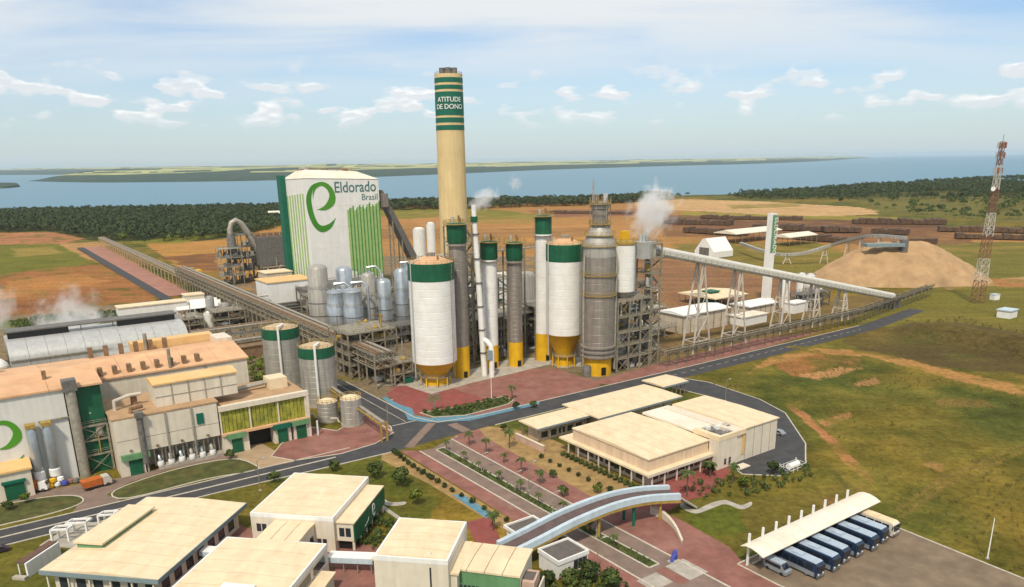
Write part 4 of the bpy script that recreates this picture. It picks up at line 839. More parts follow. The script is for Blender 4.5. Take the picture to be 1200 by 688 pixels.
for k in range(4): m.tube([(-1,-.8,2+k*1.5),(30,-.8,2+k*1.5)], .45, 8)
m.build('pipe_run', GREYD, t); MB().tube([(-1,-2,12),(-6,-2,12),(-7,-2,10),(-7,-2,5),(-6,-2,3),(3,-2,2)], .55, 8).build('pipe_loop', MASTW, t)
block('brown low annex behind the ochre-roofed box', 40, -262, 16, 14, 16, BEIGE, ROOFC)
# ---- evaporator vessels
def vessel(label, a, b, r, h, hb, mat, pipe=True):
    t = thing('evaporator_vessel', label, 'vessel', a, b, group='steel evaporator vessels')
    MB().lathe([(r*.2,hb-1.5),(r,hb),(r,hb+h*.62),(r*.9,hb+h*.65),(r*.9,hb+h*.93),(r*.7,hb+h*.975),(r*.3,hb+h*.995),(.01,hb+h)], 24).build('shell', mat, t)
    for z in (hb+h*.2, hb+h*.4): MB().lathe([(r,z),(r+.15,z),(r+.15,z+.35),(r,z+.35)], 24, caps=False).build('band', GREYD, t)
    for i in range(4):
        q = i*math.pi/2+.7; m = MB(); m.bar((r*.9*math.cos(q),r*.9*math.sin(q),0),(r*.9*math.cos(q),r*.9*math.sin(q),hb+1),.5); m.build('leg', STEEL, t, False)
    if pipe: MB().tube([(0,0,hb+h-.5),(0,0,hb+h+2.2),(r*.9,-r*.5,hb+h+2.6),(r*1.35,-r*.8,hb+h+.6),(r*1.35,-r*.8,hb+3)], r*.15, 9).build('vapour_pipe', STAIN, t)
    m = MB(); ring_rail(m, r+.8, hb+h*.64, 10, 1.1); m.build('railing', STEEL, t, False)
for i, (lab, p, r, h) in enumerate((('tall grey vessel at the left end of the vessel group', (29.87, -153.49), 5.2, 30),('short steel vessel in front of the tall grey one', (31.55, -138.25), 4.4, 20),('second short steel vessel from the left front', (34.85, -126.78), 4.4, 21.5),
    ('dark-banded vessel behind the short pair', (42.62, -152.79), 4.2, 28),('slender vessel in the middle of the group', (45.19, -131.68), 3.6, 27),('steel vessel under the green slats', (51.29, -129.00), 3.8, 24),('bright tall vessel right of the green slats', (60.43, -128.55), 3.7, 28),('vessel half hidden by the nearest white silo', (66.01, -128.77), 3.9, 31))):
    vessel(lab, p[0], p[1], r, h, 3.5, (TANKG, STAIN, STAIN, STAIN)[i % 4], i in (1, 2, 4, 6))
structure('open steel platform round the evaporator vessels', 26, -152, 44, 16, [6,12,18], 6, 2, 70, 37, mats=[STAIN, GALV, TANKG, PIPE, GREYD])
structure('dark low structure at the foot of the vessel group', 30, -112, 34, 10, [4,8], 5, 2, 50, 43, GREYD)
structure('grey plant floor between boiler house and vessels', 40, -200, 50, 26, [7,14], 6, 2, 40, 47, GREYD)
block('grey tall boxy unit beside the chimney foot', 110, -185, 16, 14, 26, GREY, TANKG, name='plant_block'); block('white plant hall behind the towers', 112, -150, 34, 18, 17, WHITE, ROOFW)
block('low dark plant hall behind the tower row', 70, -130, 44, 16, 10, GREYD, TANKG)
for i, (p, r, hh) in enumerate((((176.24, -322.12), 4.6, 29.85),((178.46, -307.89), 3.2, 34.26),((129.16, -124.41), 5, 22.12))):
    t = thing('storage_tank', ('white tank left of the chimney foot','narrow white tank beside the chimney foot','pale tank seen between the slim towers')[i], 'tank', *p)
    MB().lathe([(r,0),(r,hh),(r*.6,hh+1.4),(.01,hh+1.8)], 24).build('shell', SILOW if i < 2 else TANKG, t); m = MB(); ring_rail(m, r, hh, 12); m.build('railing', STEEL, t, False)

# ================================================================ MILL BUILDINGS ON THE LEFT
def gable(t, name, mat, x0, x1, y0, y1, z, rise, ov=.6, axis='x', th=.5, panels=0):
    """pitched roof, ridge along x; optionally split into sheets"""
    ym = (y0+y1)/2; n = max(1, panels)
    for i in range(n):
        a = x0-ov+(x1-x0+2*ov)*i/n+(.04 if i else 0); b = x0-ov+(x1-x0+2*ov)*(i+1)/n-(.04 if i < n-1 else 0)
        m = MB(); m.profy([(y0-ov,z),(y1+ov,z),(y1+ov,z+th),(ym,z+th+rise),(y0-ov,z+th)], a, b); m.build(name, mat, t, False)
def mill():
    t = thing('mill_hall', 'large white mill hall with green swirl emblem and peach roof', 'building', -150, -29.5)
    bx(t, 'wall', pm('mill_wall', (.62,.61,.57), .75, var=.05, streak=.05), (0,0,0,62.5,31,24)); bx(t, 'green_corner', GREEN, (65.5,1.0,0,71,30.8,23.6)); bx(t, 'recess', GREYD, (62.5,1.6,0,65.5,30,23))
    gable(t, 'roof_sheet', ROOFP, 0, 71, 0, 31, 24, 1.6, .5, panels=6)
    logo_e(t, -.05, 44.2, 5.6, 7.4)
    m = MB(); m.tube([(64,-.4,0),(64,-.4,24.5),(64,-.4,26)], 1.25, 14); m.build('duct', PIPE, t); bx(t, 'duct_head', GREYD, (62.4,-1.8,23.6,65.6,1.2,26.5)); bx(t, 'bracket', STEEL, (56,-.5,16.5,63,-.2,16.9))
    for k in (0, 1):
        x = 54.0+k*3.4; m = MB(); m.lathe([(.9,4),(1.15,5),(1.15,15),(.7,16.2)], 14, x, -1.8); m.build('dust_collector', STAIN, t); bx(t, 'collector_top', YELS, (x-1.1,-2.9,16,x+1.1,-.7,17)); MB().lathe([(1.3,2.6),(1.3,4.4),(.5,5)], 12, x, -1.8).build('collector_fan', WHITE, t)
    for q, x in enumerate((34, 48)): bx(t, 'roof_vent', RUST, (x,25,25,x+2,27,28))
    bx(t, 'drain', RUST, (59,8,25.2,60,9,27.6))
mill()
def mill2():
    t = thing('machine_hall', 'long machine hall with peach roof and a row of roof vents', 'building', -78.6, -53)
    bx(t, 'wall', CREAM, (0,0,0,44,30,19)); gable(t, 'roof_sheet', ROOFP, 0, 44, 0, 30, 19, 2.4, .5, panels=5)
    for i in range(8): x = 2.2+i*3.85; bx(t, 'roof_vent', RUST, (x,1.4,19.6,x+1.2,3.4,22.2))
    for i in range(6): x = 3+i*4.4; bx(t, 'rear_vent', RUST, (x,26.5,19.8,x+1.3,28,23.4))
    bx(t, 'rear_lantern', ROOFO, (16,31,19,42,36,22)); bx(t, 'stair_box', CREAM, (41,22,19,46,31,21.8)); MB().lathe([(.6,20),(.6,25.5)], 10, 20, 28).build('flue', STEEL, t); MB().lathe([(.5,19),(.5,25.5)], 10, 21.4, .3).build('flue', STEEL, t)
    bx(t, 'downpipe', PIPE, (31,-.35,0,31.5,-.05,19))
mill2()
def low():
    t = thing('finishing_building', 'cream panelled building with green door hoods and yellow louvres', 'building', -78.5, -22.3)
    # west block raised on columns, cream panels
    H = 15.5; D_ = 21
    bx(t, 'rear_wall', BEIGE, (0,5,0,26,D_,H-.3)); bx(t, 'roof', pm('dusty_roof', (.42,.27,.15), .9, var=.14, scale=.3), (-.3,-.3,H,26.3,D_,H+.4))
    bays = [(0,6.3),(6.9,12.3),(12.6,18.9),(19.2,25.8)]
    for i, (a, b) in enumerate(bays):
        for z0, z1 in ((6.0,9.6),(9.75,H-.1)):
            m = MB(); m.box(a,-.15 if i else -.3,z0,b,5,z1); m.build('wall_panel', CREAM, t, False)
        bx(t, 'wall_light', RUST, ((a+b)/2-.3,-.6,6.6,(a+b)/2+.3,-.3,7.1))
    for x in (6.6, 12.45, 19.05): bx(t, 'downpipe', PIPE, (x-.2,-.55,0,x+.2,-.02,H))
    MB().tube([(6.2,-.9,3),(6.2,-.9,H+.5)], .8, 12).build('duct', GREYD, t); bx(t, 'duct_cap', GREYD, (5.2,-1.9,H,7.2,.1,H+1.5))
    bx(t, 'bay_wall', CREAM, (0,-.3,0,6.0,5,5.9)); bx(t, 'ledge', CONC, (9.2,-.6,0,26,3,.9))
    def door(x, hood):
        d = bx(t, 'door', GREEN, (x,-.6,0,x+3.2,-.31,4.2)); bx(d, 'hood', hood, (x-1.6,-1.3,4.5,x+5.2,-.31,6.0))
    door(2.2, FACG)
    for k in range(6):                                            # pumps under the panels
        x = 9.8+k*2.7; m = MB(); m.tube([(x,.4,.9),(x,.4,2.2),(x,1.2,3.2),(x,3.5,3.4)], .5, 10); m.build('pump', (STAIN, TANKG)[k % 2], t); MB().lathe([(.75,.9),(.9,1.4),(.75,2.1)], 12, x, .1).build('motor', WHITE, t); m = MB(); m.tube([(x+.9,1.4,.9),(x+.9,1.4,5.8)], .28, 8); m.build('riser', PIPE, t)
    for i in range(7): bx(t, 'column', CREAM, (8.8+i*2.8,2.6,0,9.2+i*2.8,3,6))
    bx(t, 'window', TEAL, (20.2,-.45,10.4,22,-.16,13.4))
    # penthouse
    m = MB(); m.profy([(4,H+.4),(12,H+.4),(12,H+6.4),(4,H+6.4)], 11.5, 33); m.build('penthouse_wall', CREAM, t, False)
    m = MB(); m.profy([(3.6,H+6.4),(12.4,H+6.4),(12.4,H+6.8),(8,H+7.6),(3.6,H+6.8)], 11.1, 33.4); m.build('penthouse_roof', ROOFO, t, False)
    for i in range(1, 5): bx(t, 'panel_joint', PIPE, (11.5+i*4.3-.15,3.85,H+.4,11.5+i*4.3+.15,4.02,H+6.3))
    bx(t, 'panel_joint', PIPE, (11.5,3.9,H+3,33,4.02,H+3.2))
    MB().tube([(2,8,H+.4),(2,8,H+3),(6,10,H+3.4),(9,10,H+3.4)], .5, 8).build('roof_pipe', MASTW, t); MB().tube([(5,3,H+.5),(5,3,H+1.5),(8,4,H+1.6)], .6, 8).build('roof_pipe', RUST, t); bx(t, 'roof_box', RUST, (6.5,10.5,H+.4,8,11.8,H+2.6))
    # east block with yellow louvres
    x0, x1, H2 = 26.1, 51.3, 13.2
    bx(t, 'rear_wall', BEIGE, (x0,7.8,0,x1,D_,H2)); bx(t, 'roof', pm('dusty_roof', (.42,.27,.15)), (x0,1,H2,x1+.3,D_,H2+.4))
    bx(t, 'parapet', CREAM, (x0,-.6,H2-.5,x1+.4,1,H2+.9)); bx(t, 'ledge', ROOFP, (x0,-.9,5.5,x1+.2,2,6.2)); bx(t, 'end_wall', CREAM, (x1-.4,-.55,0,x1+.38,8,H2-.52))
    n = 22
    for i in range(n): a = x0+.3+(x1-x0-1)*i/n; bx(t, 'louvre', YLOUV, (a,.1+.12*(i % 2),6.25,a+(x1-x0-1)/n-.12,.35+.12*(i % 2),H2-.55))
    for i in range(4): bx(t, 'mullion', CREAM, (x0+.1+i*8.1,-.2,6.25,x0+.45+i*8.1,.6,H2-.52))
    for i, (a, b) in enumerate(((26.3,33.4),(40.6,45.6),(46.4,50.8))): bx(t, 'bay_wall', CREAM, (a,-.4,0,b,7.6,5.4))
    bx(t, 'gateway', BLACK, (33.4,3,0,40.6,7.6,5.4))
    for x, hd in ((28.6,FACG),(41.6,TEAL),(47.2,FACG)):
        d = bx(t, 'door', GREEN, (x,-.7,0,x+2.9,-.41,4.2)); bx(d, 'hood', hd, (x-1.3,-1.3,4.4,x+3.9,-.41,5.9))
    bx(t, 'stair_head', ROOFC, (43.6,9,H2+.4,49,14.5,H2+3.6)); MB().tube([(34,12,H2+1.5),(44,12,H2+2.2)], .7, 8).build('roof_pipe', PIPE, t); bx(t, 'gate_post', WHITE, (53.2,-1.2,0,53.6,-.8,4.6))
low()
def small_shed():
    t = thing('loading_shed', 'low white shed with ochre roof and green door at the left edge', 'building', -118, -23.5)
    bx(t, 'wall', CREAM, (0,0,0,20.2,8,7)); m = MB(); m.profy([(-.5,7),(8.4,7.9),(8.4,8.4),(-.5,7.5)], -.4, 11); m.build('roof_sheet', ROOFO, t, False); m = MB(); m.profy([(-.5,7.01),(8.4,7.91),(8.4,8.41),(-.5,7.51)], 11.06, 20.6); m.build('roof_sheet', ROOFO, t, False)
    d = bx(t, 'door', GREEN, (14.2,-.35,0,18.4,-.02,4.2)); bx(d, 'hood', TEAL, (13.8,-.7,4.3,18.8,-.02,5.0)); bx(t, 'downpipe', PIPE, (11.5,-.3,0,11.8,-.02,7))
small_shed()
structure('pipe structure squeezed between the mill hall and finishing building', -85, -30, 6, 7, [5,9,13], 1, 1, 34, 53, STEEL, mats=[YELS, MASTW, PIPE, GREYD])
def hall():
    t = thing('curved_hall', 'long galvanised hall with rounded roof and dark ridge vent', 'building', -95, -150)
    W_ = 64.5; pr = [(0,0),(0,8)]; k = 9
    for i in range(k+1):
        a = i/k*math.pi/2; pr.append((11-11*math.cos(a), 8+6.0*math.sin(a)))
    pr += [(22,13.6),(30,12.6),(30,0)]
    n = 10
    for i in range(n):
        m = MB(); m.profy(pr, W_*i/n+.05, W_*(i+1)/n-.05); m.build('roof_bay', GALV, t)
    for a, b in ((1,22),(40,W_-2)): bx(t, 'ridge_vent', BLACK, (a,12.8,13.4,b,15.5,16.2))
    bx(t, 'vent_cover', GREYD, (0,13,16.25,W_-1,21,16.8))
    for i in range(6): bx(t, 'vent_post', STEEL, (3+i*12,20,13.4,3.3+i*12,20.3,16.2))
    bx(t, 'gutter', PIPE, (0,-.5,7.6,W_,-.05,8.1))
hall()
block('pale low shed at the far left behind the curved hall', -118, -160, 20, 26, 11, CREAM, ROOFC); 
t = thing('white_sphere_tank', 'white round-topped tank left of the curved hall', 'tank', -99, -120); MB().lathe([(3.2,0),(3.2,12),(2.6,14),(1.2,15.4),(.01,15.8)], 24).build('shell', SILOW, t); m = MB(); ring_rail(m, 3.3, 12, 10); m.build('railing', YELS, t, False)
structure('dark steel frames at the far left beside the mill', -112, -118, 14, 14, [5,10], 2, 1, 18, 57, GREYD)
t = block('long low white shed behind the curved hall', -42, -250, 34, 9, 7, WHITE, ROOFC); t = block('cream shed beside the far track', -6, -262, 10, 8, 8, CREAM, ROOFC)
t = thing('white_tent', 'white stretched tent roof by the far track', 'tent', -14, -248); m = MB(); m.profy([(0,3),(4,6),(8,3.6),(12,6),(16,3),(16,2.8),(8,3.3),(0,2.8)], 0, 24); m.build('fabric', WHITE, t)
for y in (.3, 15.7):
    for x in (.5, 12, 23.5): bx(t, 'pole', STEEL, (x-.1,y-.1,0,x+.1,y+.1,2.9))
t = thing('yellow_tank_group', 'yellow low unit beside the far portals', 'unit', 20, -395); bx(t, 'body', YEL, (0,0,1,16,8,5)); bx(t, 'lid', YELS, (3,2,5,12,6,7))
for x in (1,14): bx(t, 'skid', STEEL, (x,1,0,x+1,7,1))
for i, (a, b, r, h) in enumerate(((2,-214,3,9),(-3,-222,2.2,12),(-8,-206,2.6,7))):
    t = thing('condensate_tank', ('round grey tank left of the pipe bridge','narrow tall tank left of the pipe bridge','low white tank left of the pipe bridge')[i], 'tank', a, b); MB().lathe([(r,0),(r,h),(r*.5,h+1),(.01,h+1.2)], 20).build('shell', (TANKG, GALV, SILOW)[i], t); m = MB(); ring_rail(m, r, h, 8); m.build('railing', STEEL, t, False)
structure('low valve structure left of the pipe bridge', -8, -200, 16, 12, [4,8], 2, 1, 24, 61); structure('low pump pit beside the curved hall end', -27, -196, 14, 18, [4,7], 2, 2, 24, 67)
block('brown long lean-to under the short pipe bridge', -28, -128, 26, 8, 5, RUST, RUST)

def band_tank(label, p, r, h, hb, n, mat=TANKG, rails=True):
    x, y = p; t = thing('green_band_tank', label, 'tank', x, y, world=True, group='grey tanks with green rims')
    courses(t, r, 1.2, h-hb, n, mat, 36); MB().lathe([(r+.3,0),(r+.3,1.2)], 36).build('foundation', CONC, t)
    MB().lathe([(r+.02,h-hb),(r+.12,h-hb+.1),(r+.12,h),(r-.2,h+.05)], 36, caps=False).build('green_band', GREEN, t)
    MB().lathe([(r,h-.1),(r*.3,h+1.1),(.01,h+1.2)], 36).build('roof', pm('tan_tank_roof', (.50,.38,.24), .9, var=.15, scale=.6), t)
    m = MB(); ring_rail(m, r, h, 20, 1.1); m.build('railing', YELS, t, False); m = MB(); ladder(m, -r-.4, 0, 0, h); m.build('ladder', STEEL, t, False)
    MB().tube([(r*.3,-r*.5,h),(r*.3,-r*.5,h+1.6),(r*.2,-r-.5,h+1.4),(r*.2,-r-.6,h-5),(r*.2,-r-.6,2)], .4, 8).build('overflow_pipe', WHITE, t)
    for k in range(3): MB().lathe([(.3,h),(.35,h+2)], 8, (k-1)*r*.4, r*.3).build('vent', STEEL, t)
band_tank('grey tank with green rim farther from the street', (-83.01, 267.67), 6.51, 22.04, 3.6, 7)
band_tank('grey tank with green rim nearer to the street', (-65.09, 246.28), 5.89, 19.97, 3.4, 8)
for lab, p, r, h in (('short pale tank on the red apron, right one', (-49.91, 223.78), 3.29, 8.64), ('short grey tank below the green-rimmed tank', (-58.38, 228.23), 3.22, 6.25)):
    t = thing('short_tank', lab, 'tank', p[0], p[1], world=True); courses(t, r, .8, h, 4, TANKG, 28); MB().lathe([(r+.25,0),(r+.25,.8)], 28).build('foundation', CONC, t); MB().lathe([(r,h),(r*.4,h+.8),(.01,h+.9)], 28).build('roof', ROOFC, t)
    m = MB(); ring_rail(m, r, h, 14, 1.1); m.build('railing', YELS, t, False); MB().tube([(-r-.5,-1,1),(-r-1.2,-1,2.4),(-r-3,-2,2.6)], .3, 8).build('pipe', MASTW, t)
x, y = AB(-13.5,-46); t = thing('yellow_pipe_gantry', 'yellow gantry carrying pipes down to the street corner', 'gantry', -9.2, -62)
m = MB(); L = 58
for y_ in (0, 1.6): m.bar((0,-y_*1.0,6.2),(-2+y_*0,-L,6.2),.35,.5)
m.v = []; m.f = []
m.bar((-1,0,6.2),(-3.4,-L,5.4),.35,.5); m.bar((.8,0,6.2),(-1.6,-L,5.4),.35,.5)
for i in range(15): k = i/14; m.bar((-1-2.4*k,-L*k,6.2-.8*k),(.8-2.4*k,-L*k,6.2-.8*k),.25)
m.build('beam', YELS, t, False)
for k in (0,.33,.66,1): m = MB(); m.bar((-1-2.4*k,-L*k,0),(-1-2.4*k,-L*k,6),.45); m.bar((.8-2.4*k,-L*k,0),(.8-2.4*k,-L*k,6),.45); m.build('leg', YELS, t, False)
for d in (-.3,.2): MB().tube([(d,0,6.7),(d-2.4,-L,5.9)], .28, 8).build('pipe', PIPE, t)

# ================================================================ CANTEEN AND CANOPIES (yard grid)
def roof_seams(t, x0, x1, y0, y1, z, n, axis='x', mat=ROOFC, rise=.0, name='roof_sheet', th=.3):
    """flat or low-pitch roof made of separate long sheets"""
    for i in range(n):
        if axis == 'x':
            a, b = x0+(x1-x0)*i/n+.06, x0+(x1-x0)*(i+1)/n-.06; m = MB(); ym = (y0+y1)/2; m.profy([(y0,z),(y1,z),(y1,z+th),(ym,z+th+rise),(y0,z+th)], a, b); m.build(name, mat, t, False)
        else:
            a, b = y0+(y1-y0)*i/n+.06, y0+(y1-y0)*(i+1)/n-.06; m = MB(); xm = (x0+x1)/2; m.profx([(x0,z),(x0,z+th),(xm,z+th+rise),(x1,z+th),(x1,z)][::-1], a, b); m.build(name, mat, t, False)
def canteen():
    t = thing('canteen', 'wide cream canteen with two-step flat roof and deep eaves', 'building', 24.6, 66.2)
    w, d = 24, 29.5
    bx(t, 'lower_wall', BEIGE, (1.8,1.8,0,w-1,d,3.7)); bx(t, 'eaves', ROOFC, (-.8,-.8,3.75,w+2,d+4,4.25)); bx(t, 'fascia', CREAM, (-.95,-.95,3.55,w+2.15,-.82,4.3))
    bx(t, 'upper_wall', pm('peach_wall', (.62,.47,.33), .85, var=.06, streak=.1), (.9,.9,4.27,w-1.2,d,7.3)); roof_seams(t, .6, w-.9, .6, d+.2, 7.3, 6, 'x', ROOFC, .5)
    for i in range(1, 7): bx(t, 'wall_joint', ROOFC, (.86,.9+i*4,4.3,.9,1.05+i*4,7.28)); bx(t, 'wall_joint', ROOFC, (.9+i*3.2,.86,4.3,1.05+i*3.2,.9,7.28))
    for i in range(6): bx(t, 'window', GLASS, (3+i*3.2,1.7,1.0,5.4+i*3.2,1.79,3.0))
    for i in range(7): bx(t, 'window', GLASS, (1.7,3+i*3.8,1.0,1.79,5.8+i*3.8,3.0))
    for i in range(8): bx(t, 'post', CREAM, (-.5,1+i*4.1,0,-.2,1.3+i*4.1,3.7))
    for i in range(6): bx(t, 'post', CREAM, (1+i*4.4,-.5,0,1.3+i*4.4,-.2,3.5))
    t = thing('kitchen_block', 'cream kitchen block behind the canteen with open plant well on its roof', 'building', 49, 68.3)
    z = 8.9; bx(t, 'wall', CREAM, (6,.3,0,23.5,26,z-.02), (0,3,0,5.97,24,8)); roof_seams(t, 9.5, 24, 0, 26.2, z, 4, 'x', ROOFC, .25); bx(t, 'link_roof', ROOFW, (-1.2,8.5,8.0,9.4,27.5,8.6)); bx(t, 'parapet', ROOFC, (-1.4,-.3,7.9,0,8.4,9.2), (0,-.3,7.9,9.4,.5,9.2)); bx(t, 'well_floor', GREYD, (0,.5,7.6,9.4,8.5,8.05))
    rd = random.Random(5)
    for i in range(12): xx, yy = rd.uniform(.3,8), rd.uniform(1,7.3); s = rd.uniform(.4,.8); bx(t, 'air_conditioner', (WHITE, GALV, GREYD)[i % 3], (xx,yy,8.06,xx+s*1.6,yy+s,8.1+s*1.4))
    bx(t, 'yellow_panel', ROOFO, (8.6,.05,2,9.6,.29,8)); bx(t, 'corner_wall', CREAM, (-1.4,-.2,0,5.9,2.9,7.85))
    for xx in (1.2, 3): bx(t, 'window', GLASS, (xx,-.3,1,xx+.8,-.21,2.6))
    for i in range(4): bx(t, 'wall_joint', PIPE, (10+i*3.5,.2,0,10.12+i*3.5,.29,8.8))
    def canopy(lab, a0, a1, b0, b1, z, n, wall=True):
        t = thing('canopy', lab, 'canopy', a0, b1); w, d = a1-a0, b1-b0
        roof_seams(t, 0, w, 0, d, z, n, 'x', ROOFC, .25, th=.35); bx(t, 'fascia', BLUEL, (-.1,-.12,z-.25,w+.1,-.02,z+.3))
        for i in range(6):
            for yy in (.8, d-.8): bx(t, 'post', STEEL, (.8+(w-1.6)*i/5-.12,yy-.12,0,.8+(w-1.6)*i/5+.12,yy+.12,z-.01))
        if wall: bx(t, 'kiosk', BEIGE, (2.5,2.2,0,w-3,d-1.5,z-.6)); 
        for i in range(5 if wall else 0): bx(t, 'window', GLASS, (3+i*(w-7)/5,2.1,.9,3+(i+.7)*(w-7)/5,2.19,2.6))
        return t
    canopy('long low canopy on the street side of the canteen', 41, 76.6, 12.8, 30, 4.9, 6); canopy('narrow canopy at the left of the canteen', 21.8, 45, 16.2, 25.6, 4.6, 4); canopy('small square canopy at the far end by the street', 80, 92.2, 8.2, 18.5, 4.6, 2, False)
    t = thing('low_wall', 'low pinkish wall at the end of the narrow canopy', 'wall', 19.5, 31); bx(t, 'wall', pm('pink_wall', (.52,.36,.28), .9), (0,0,0,.5,13,1.8)); bx(t, 'coping', CREAM, (-.1,-.1,1.81,.6,13.1,2.0))
    t = thing('bench_wall', 'low white bench wall beside the canteen corner', 'wall', 51.5, 72.5); bx(t, 'slab', CREAM, (0,0,.3,4.5,2.4,.6)); bx(t, 'leg', CONC, (.4,.3,0,.8,2.1,.3), (3.7,.3,0,4.1,2.1,.3))
    t = thing('gas_tank', 'small white tank and frame in the canteen garden', 'tank', 61.5, 80); MB().tube([(0,0,1.3),(4,0,1.3)], .8, 14).build('shell', WHITE, t)
    for xx in (.7, 3.2): bx(t, 'saddle', CONC, (xx,-.6,0,xx+.3,.6,.8))
    for xx, yy in ((-1.5,-1.4),(5.5,-1.4),(-1.5,1.6),(5.5,1.6)): bx(t, 'post', WHITE, (xx-.1,yy-.1,0,xx+.1,yy+.1,2))
    m = MB(); rail(m, [(-1.5,-1.4,0),(5.5,-1.4,0),(5.5,1.6,0),(-1.5,1.6,0),(-1.5,-1.4,0)], 1.5, 1.7, .05); m.build('guard_rail', WHITE, t, False)
canteen()
t = thing('guard_house', 'small white gatehouse with slate roof beside the footbridge', 'building', -19.4, 86)
bx(t, 'wall', WHITE, (.2,.2,0,7.6,6.4,3.7)); bx(t, 'parapet', WHITE, (0,0,3.3,7.8,.3,4.2), (0,6.3,3.3,7.8,6.6,4.2), (0,.31,3.3,.3,6.29,4.2), (7.5,.31,3.3,7.8,6.29,4.2)); bx(t, 'roof', GROOF, (.31,.31,3.71,7.49,6.29,3.85))
for i in range(3): bx(t, 'window', GLASS, (4.0+i*1.15,.1,1.0,5.0+i*1.15,.19,3.0))
bx(t, 'base_band', PAVB, (.1,.08,0,7.7,.16,.6))
t = thing('gate_canopy', 'slate-roofed gate booth behind the footbridge', 'building', -18, 70); bx(t, 'parapet', WHITE, (0,0,2.6,8,.3,3.3), (0,4.2,2.6,8,4.5,3.3), (0,.31,2.6,.3,4.19,3.3), (7.7,.31,2.6,8,4.19,3.3)); bx(t, 'roof', GROOF, (.31,.31,2.7,7.69,4.19,2.9)); bx(t, 'wall', WHITE, (.5,.5,0,4,4,2.69)); 
for xx in (6.9,): bx(t, 'post', WHITE, (xx,.4,0,xx+.3,.7,2.6), (xx,3.8,0,xx+.3,4.1,2.6))

# ================================================================ OFFICES IN THE FOREGROUND (turned to their own axis)
def office(label, p, w, d, h, par=.6, roof=ROOFC, wall=CREAM, n=4, name='office_block'):
    t = thing(name, label, 'building', p[0], p[1], -9.6, world=True)
    bx(t, 'wall', wall, (.02,.02,0,w-.02,d-.02,h-.3)); roof_seams(t, .4, w-.4, .4, d-.4, h-.28, n, 'y', roof, .35, th=.25)
    bx(t, 'parapet', WHITE, (0,0,h-.9,w,.38,h), (0,d-.38,h-.9,w,d,h), (0,.39,h-.9,.38,d-.39,h), (w-.38,.39,h-.9,w,d-.39,h))
    return t
def windows(t, mat, face, c, n, u0, du, w, z0, z1, name='window'):
    """windows on a wall: face 'x' = on plane x=c, 'y' = on plane y=c (outside towards smaller/larger given by sign of depth)"""
    for i in range(n):
        u = u0+i*du; e = .06
        q = (u, c-e, z0, u+w, c-.005, z1) if face == 'y' else ((c+.005, u, z0, c+e, u+w, z1))
        o = bx(t, name, mat, q)
        fr = (u-.1, c-e*.6, z0-.15, u+w+.1, c-.006, z0) if face == 'y' else (c+.006, u-.1, z0-.15, c+e*1.6, u+w+.1, z0)
        bx(o, 'sill', WHITE, fr)
# LL: long low office with blue-grey fascia
p = (-89.45, 127.30); t = thing('long_office', 'low wide office with cream roof and blue-grey fascia', 'building', p[0], p[1], -9.6, world=True)
w, d, h = 24.6, 33, 5.6
bx(t, 'wall', CREAM, (1.6,1.6,0,w-1.6,d-1.6,h-.8)); roof_seams(t, .1, w-.1, .1, d-.1, h-.55, 8, 'y', ROOFC, .55, th=.45); bx(t, 'fascia', BLUEL, (0,-.05,h-1.0,w,.09,h-.1), (0,d-.09,h-1.0,w,d+.05,h-.1), (-.05,.1,h-1.0,.09,d-.1,h-.1), (w-.09,.1,h-1.0,w+.05,d-.1,h-.1))
bx(t, 'clerestory_wall', FACG, (1.2,9,h,6.6,25.4,h+1.0)); bx(t, 'clerestory_roof', ROOFC, (.7,8.6,h+1.02,7.1,25.8,h+1.4))
windows(t, GLASS, 'y', 1.6, 6, 2.6, 3.6, 2.0, 1.0, 3.4); windows(t, GLASS, 'x', w-1.6, 7, 3, 4, 2.4, 1.0, 3.4)
for i in range(6): bx(t, 'post', CREAM, (1+i*4.4,.4,0,1.3+i*4.4,.7,h-1))
t = thing('side_porch', 'little porch with red-brown roof left of the long office', 'porch', *(-98.71, 134.59), -9.6, world=True); bx(t, 'roof', pm('brown_roof', (.14,.08,.06), .9), (0,0,3,1.8,9,3.25)); bx(t, 'wall', WHITE, (1.9,0,0,2.3,9,3.1)); bx(t, 'post', WHITE, (.1,.2,0,.3,.4,2.99), (.1,8.4,0,.3,8.6,2.99)); bx(t, 'planter', CONC, (-.4,-1.2,0,2.4,-.2,.6))
t = thing('pergola', 'white open pergola frames on the lawn behind the long office', 'pergola', *(-98.42, 151.78), -9.6, world=True); m = MB()
for k, (x_, y_, s) in enumerate(((0,0,4),(4.4,4.5,3),(-1,-3.4,3.2))):
    m.bar((x_,y_,0),(x_,y_,3),.4); m.bar((x_+s,y_+1,0),(x_+s,y_+1,3),.4); m.bar((x_,y_,3),(x_+s,y_+1,3),.4); m.bar((x_,y_+2,3),(x_+s,y_+3,3),.4); m.bar((x_,y_,3),(x_,y_+2,3),.4); m.bar((x_+s,y_+1,3),(x_+s,y_+3,3),.4); m.bar((x_,y_+2,0),(x_,y_+2,3),.4)
m.build('frame', WHITE, t, False); bx(t, 'slab', CONC, (-3,-5,0,9,6.5,.12))
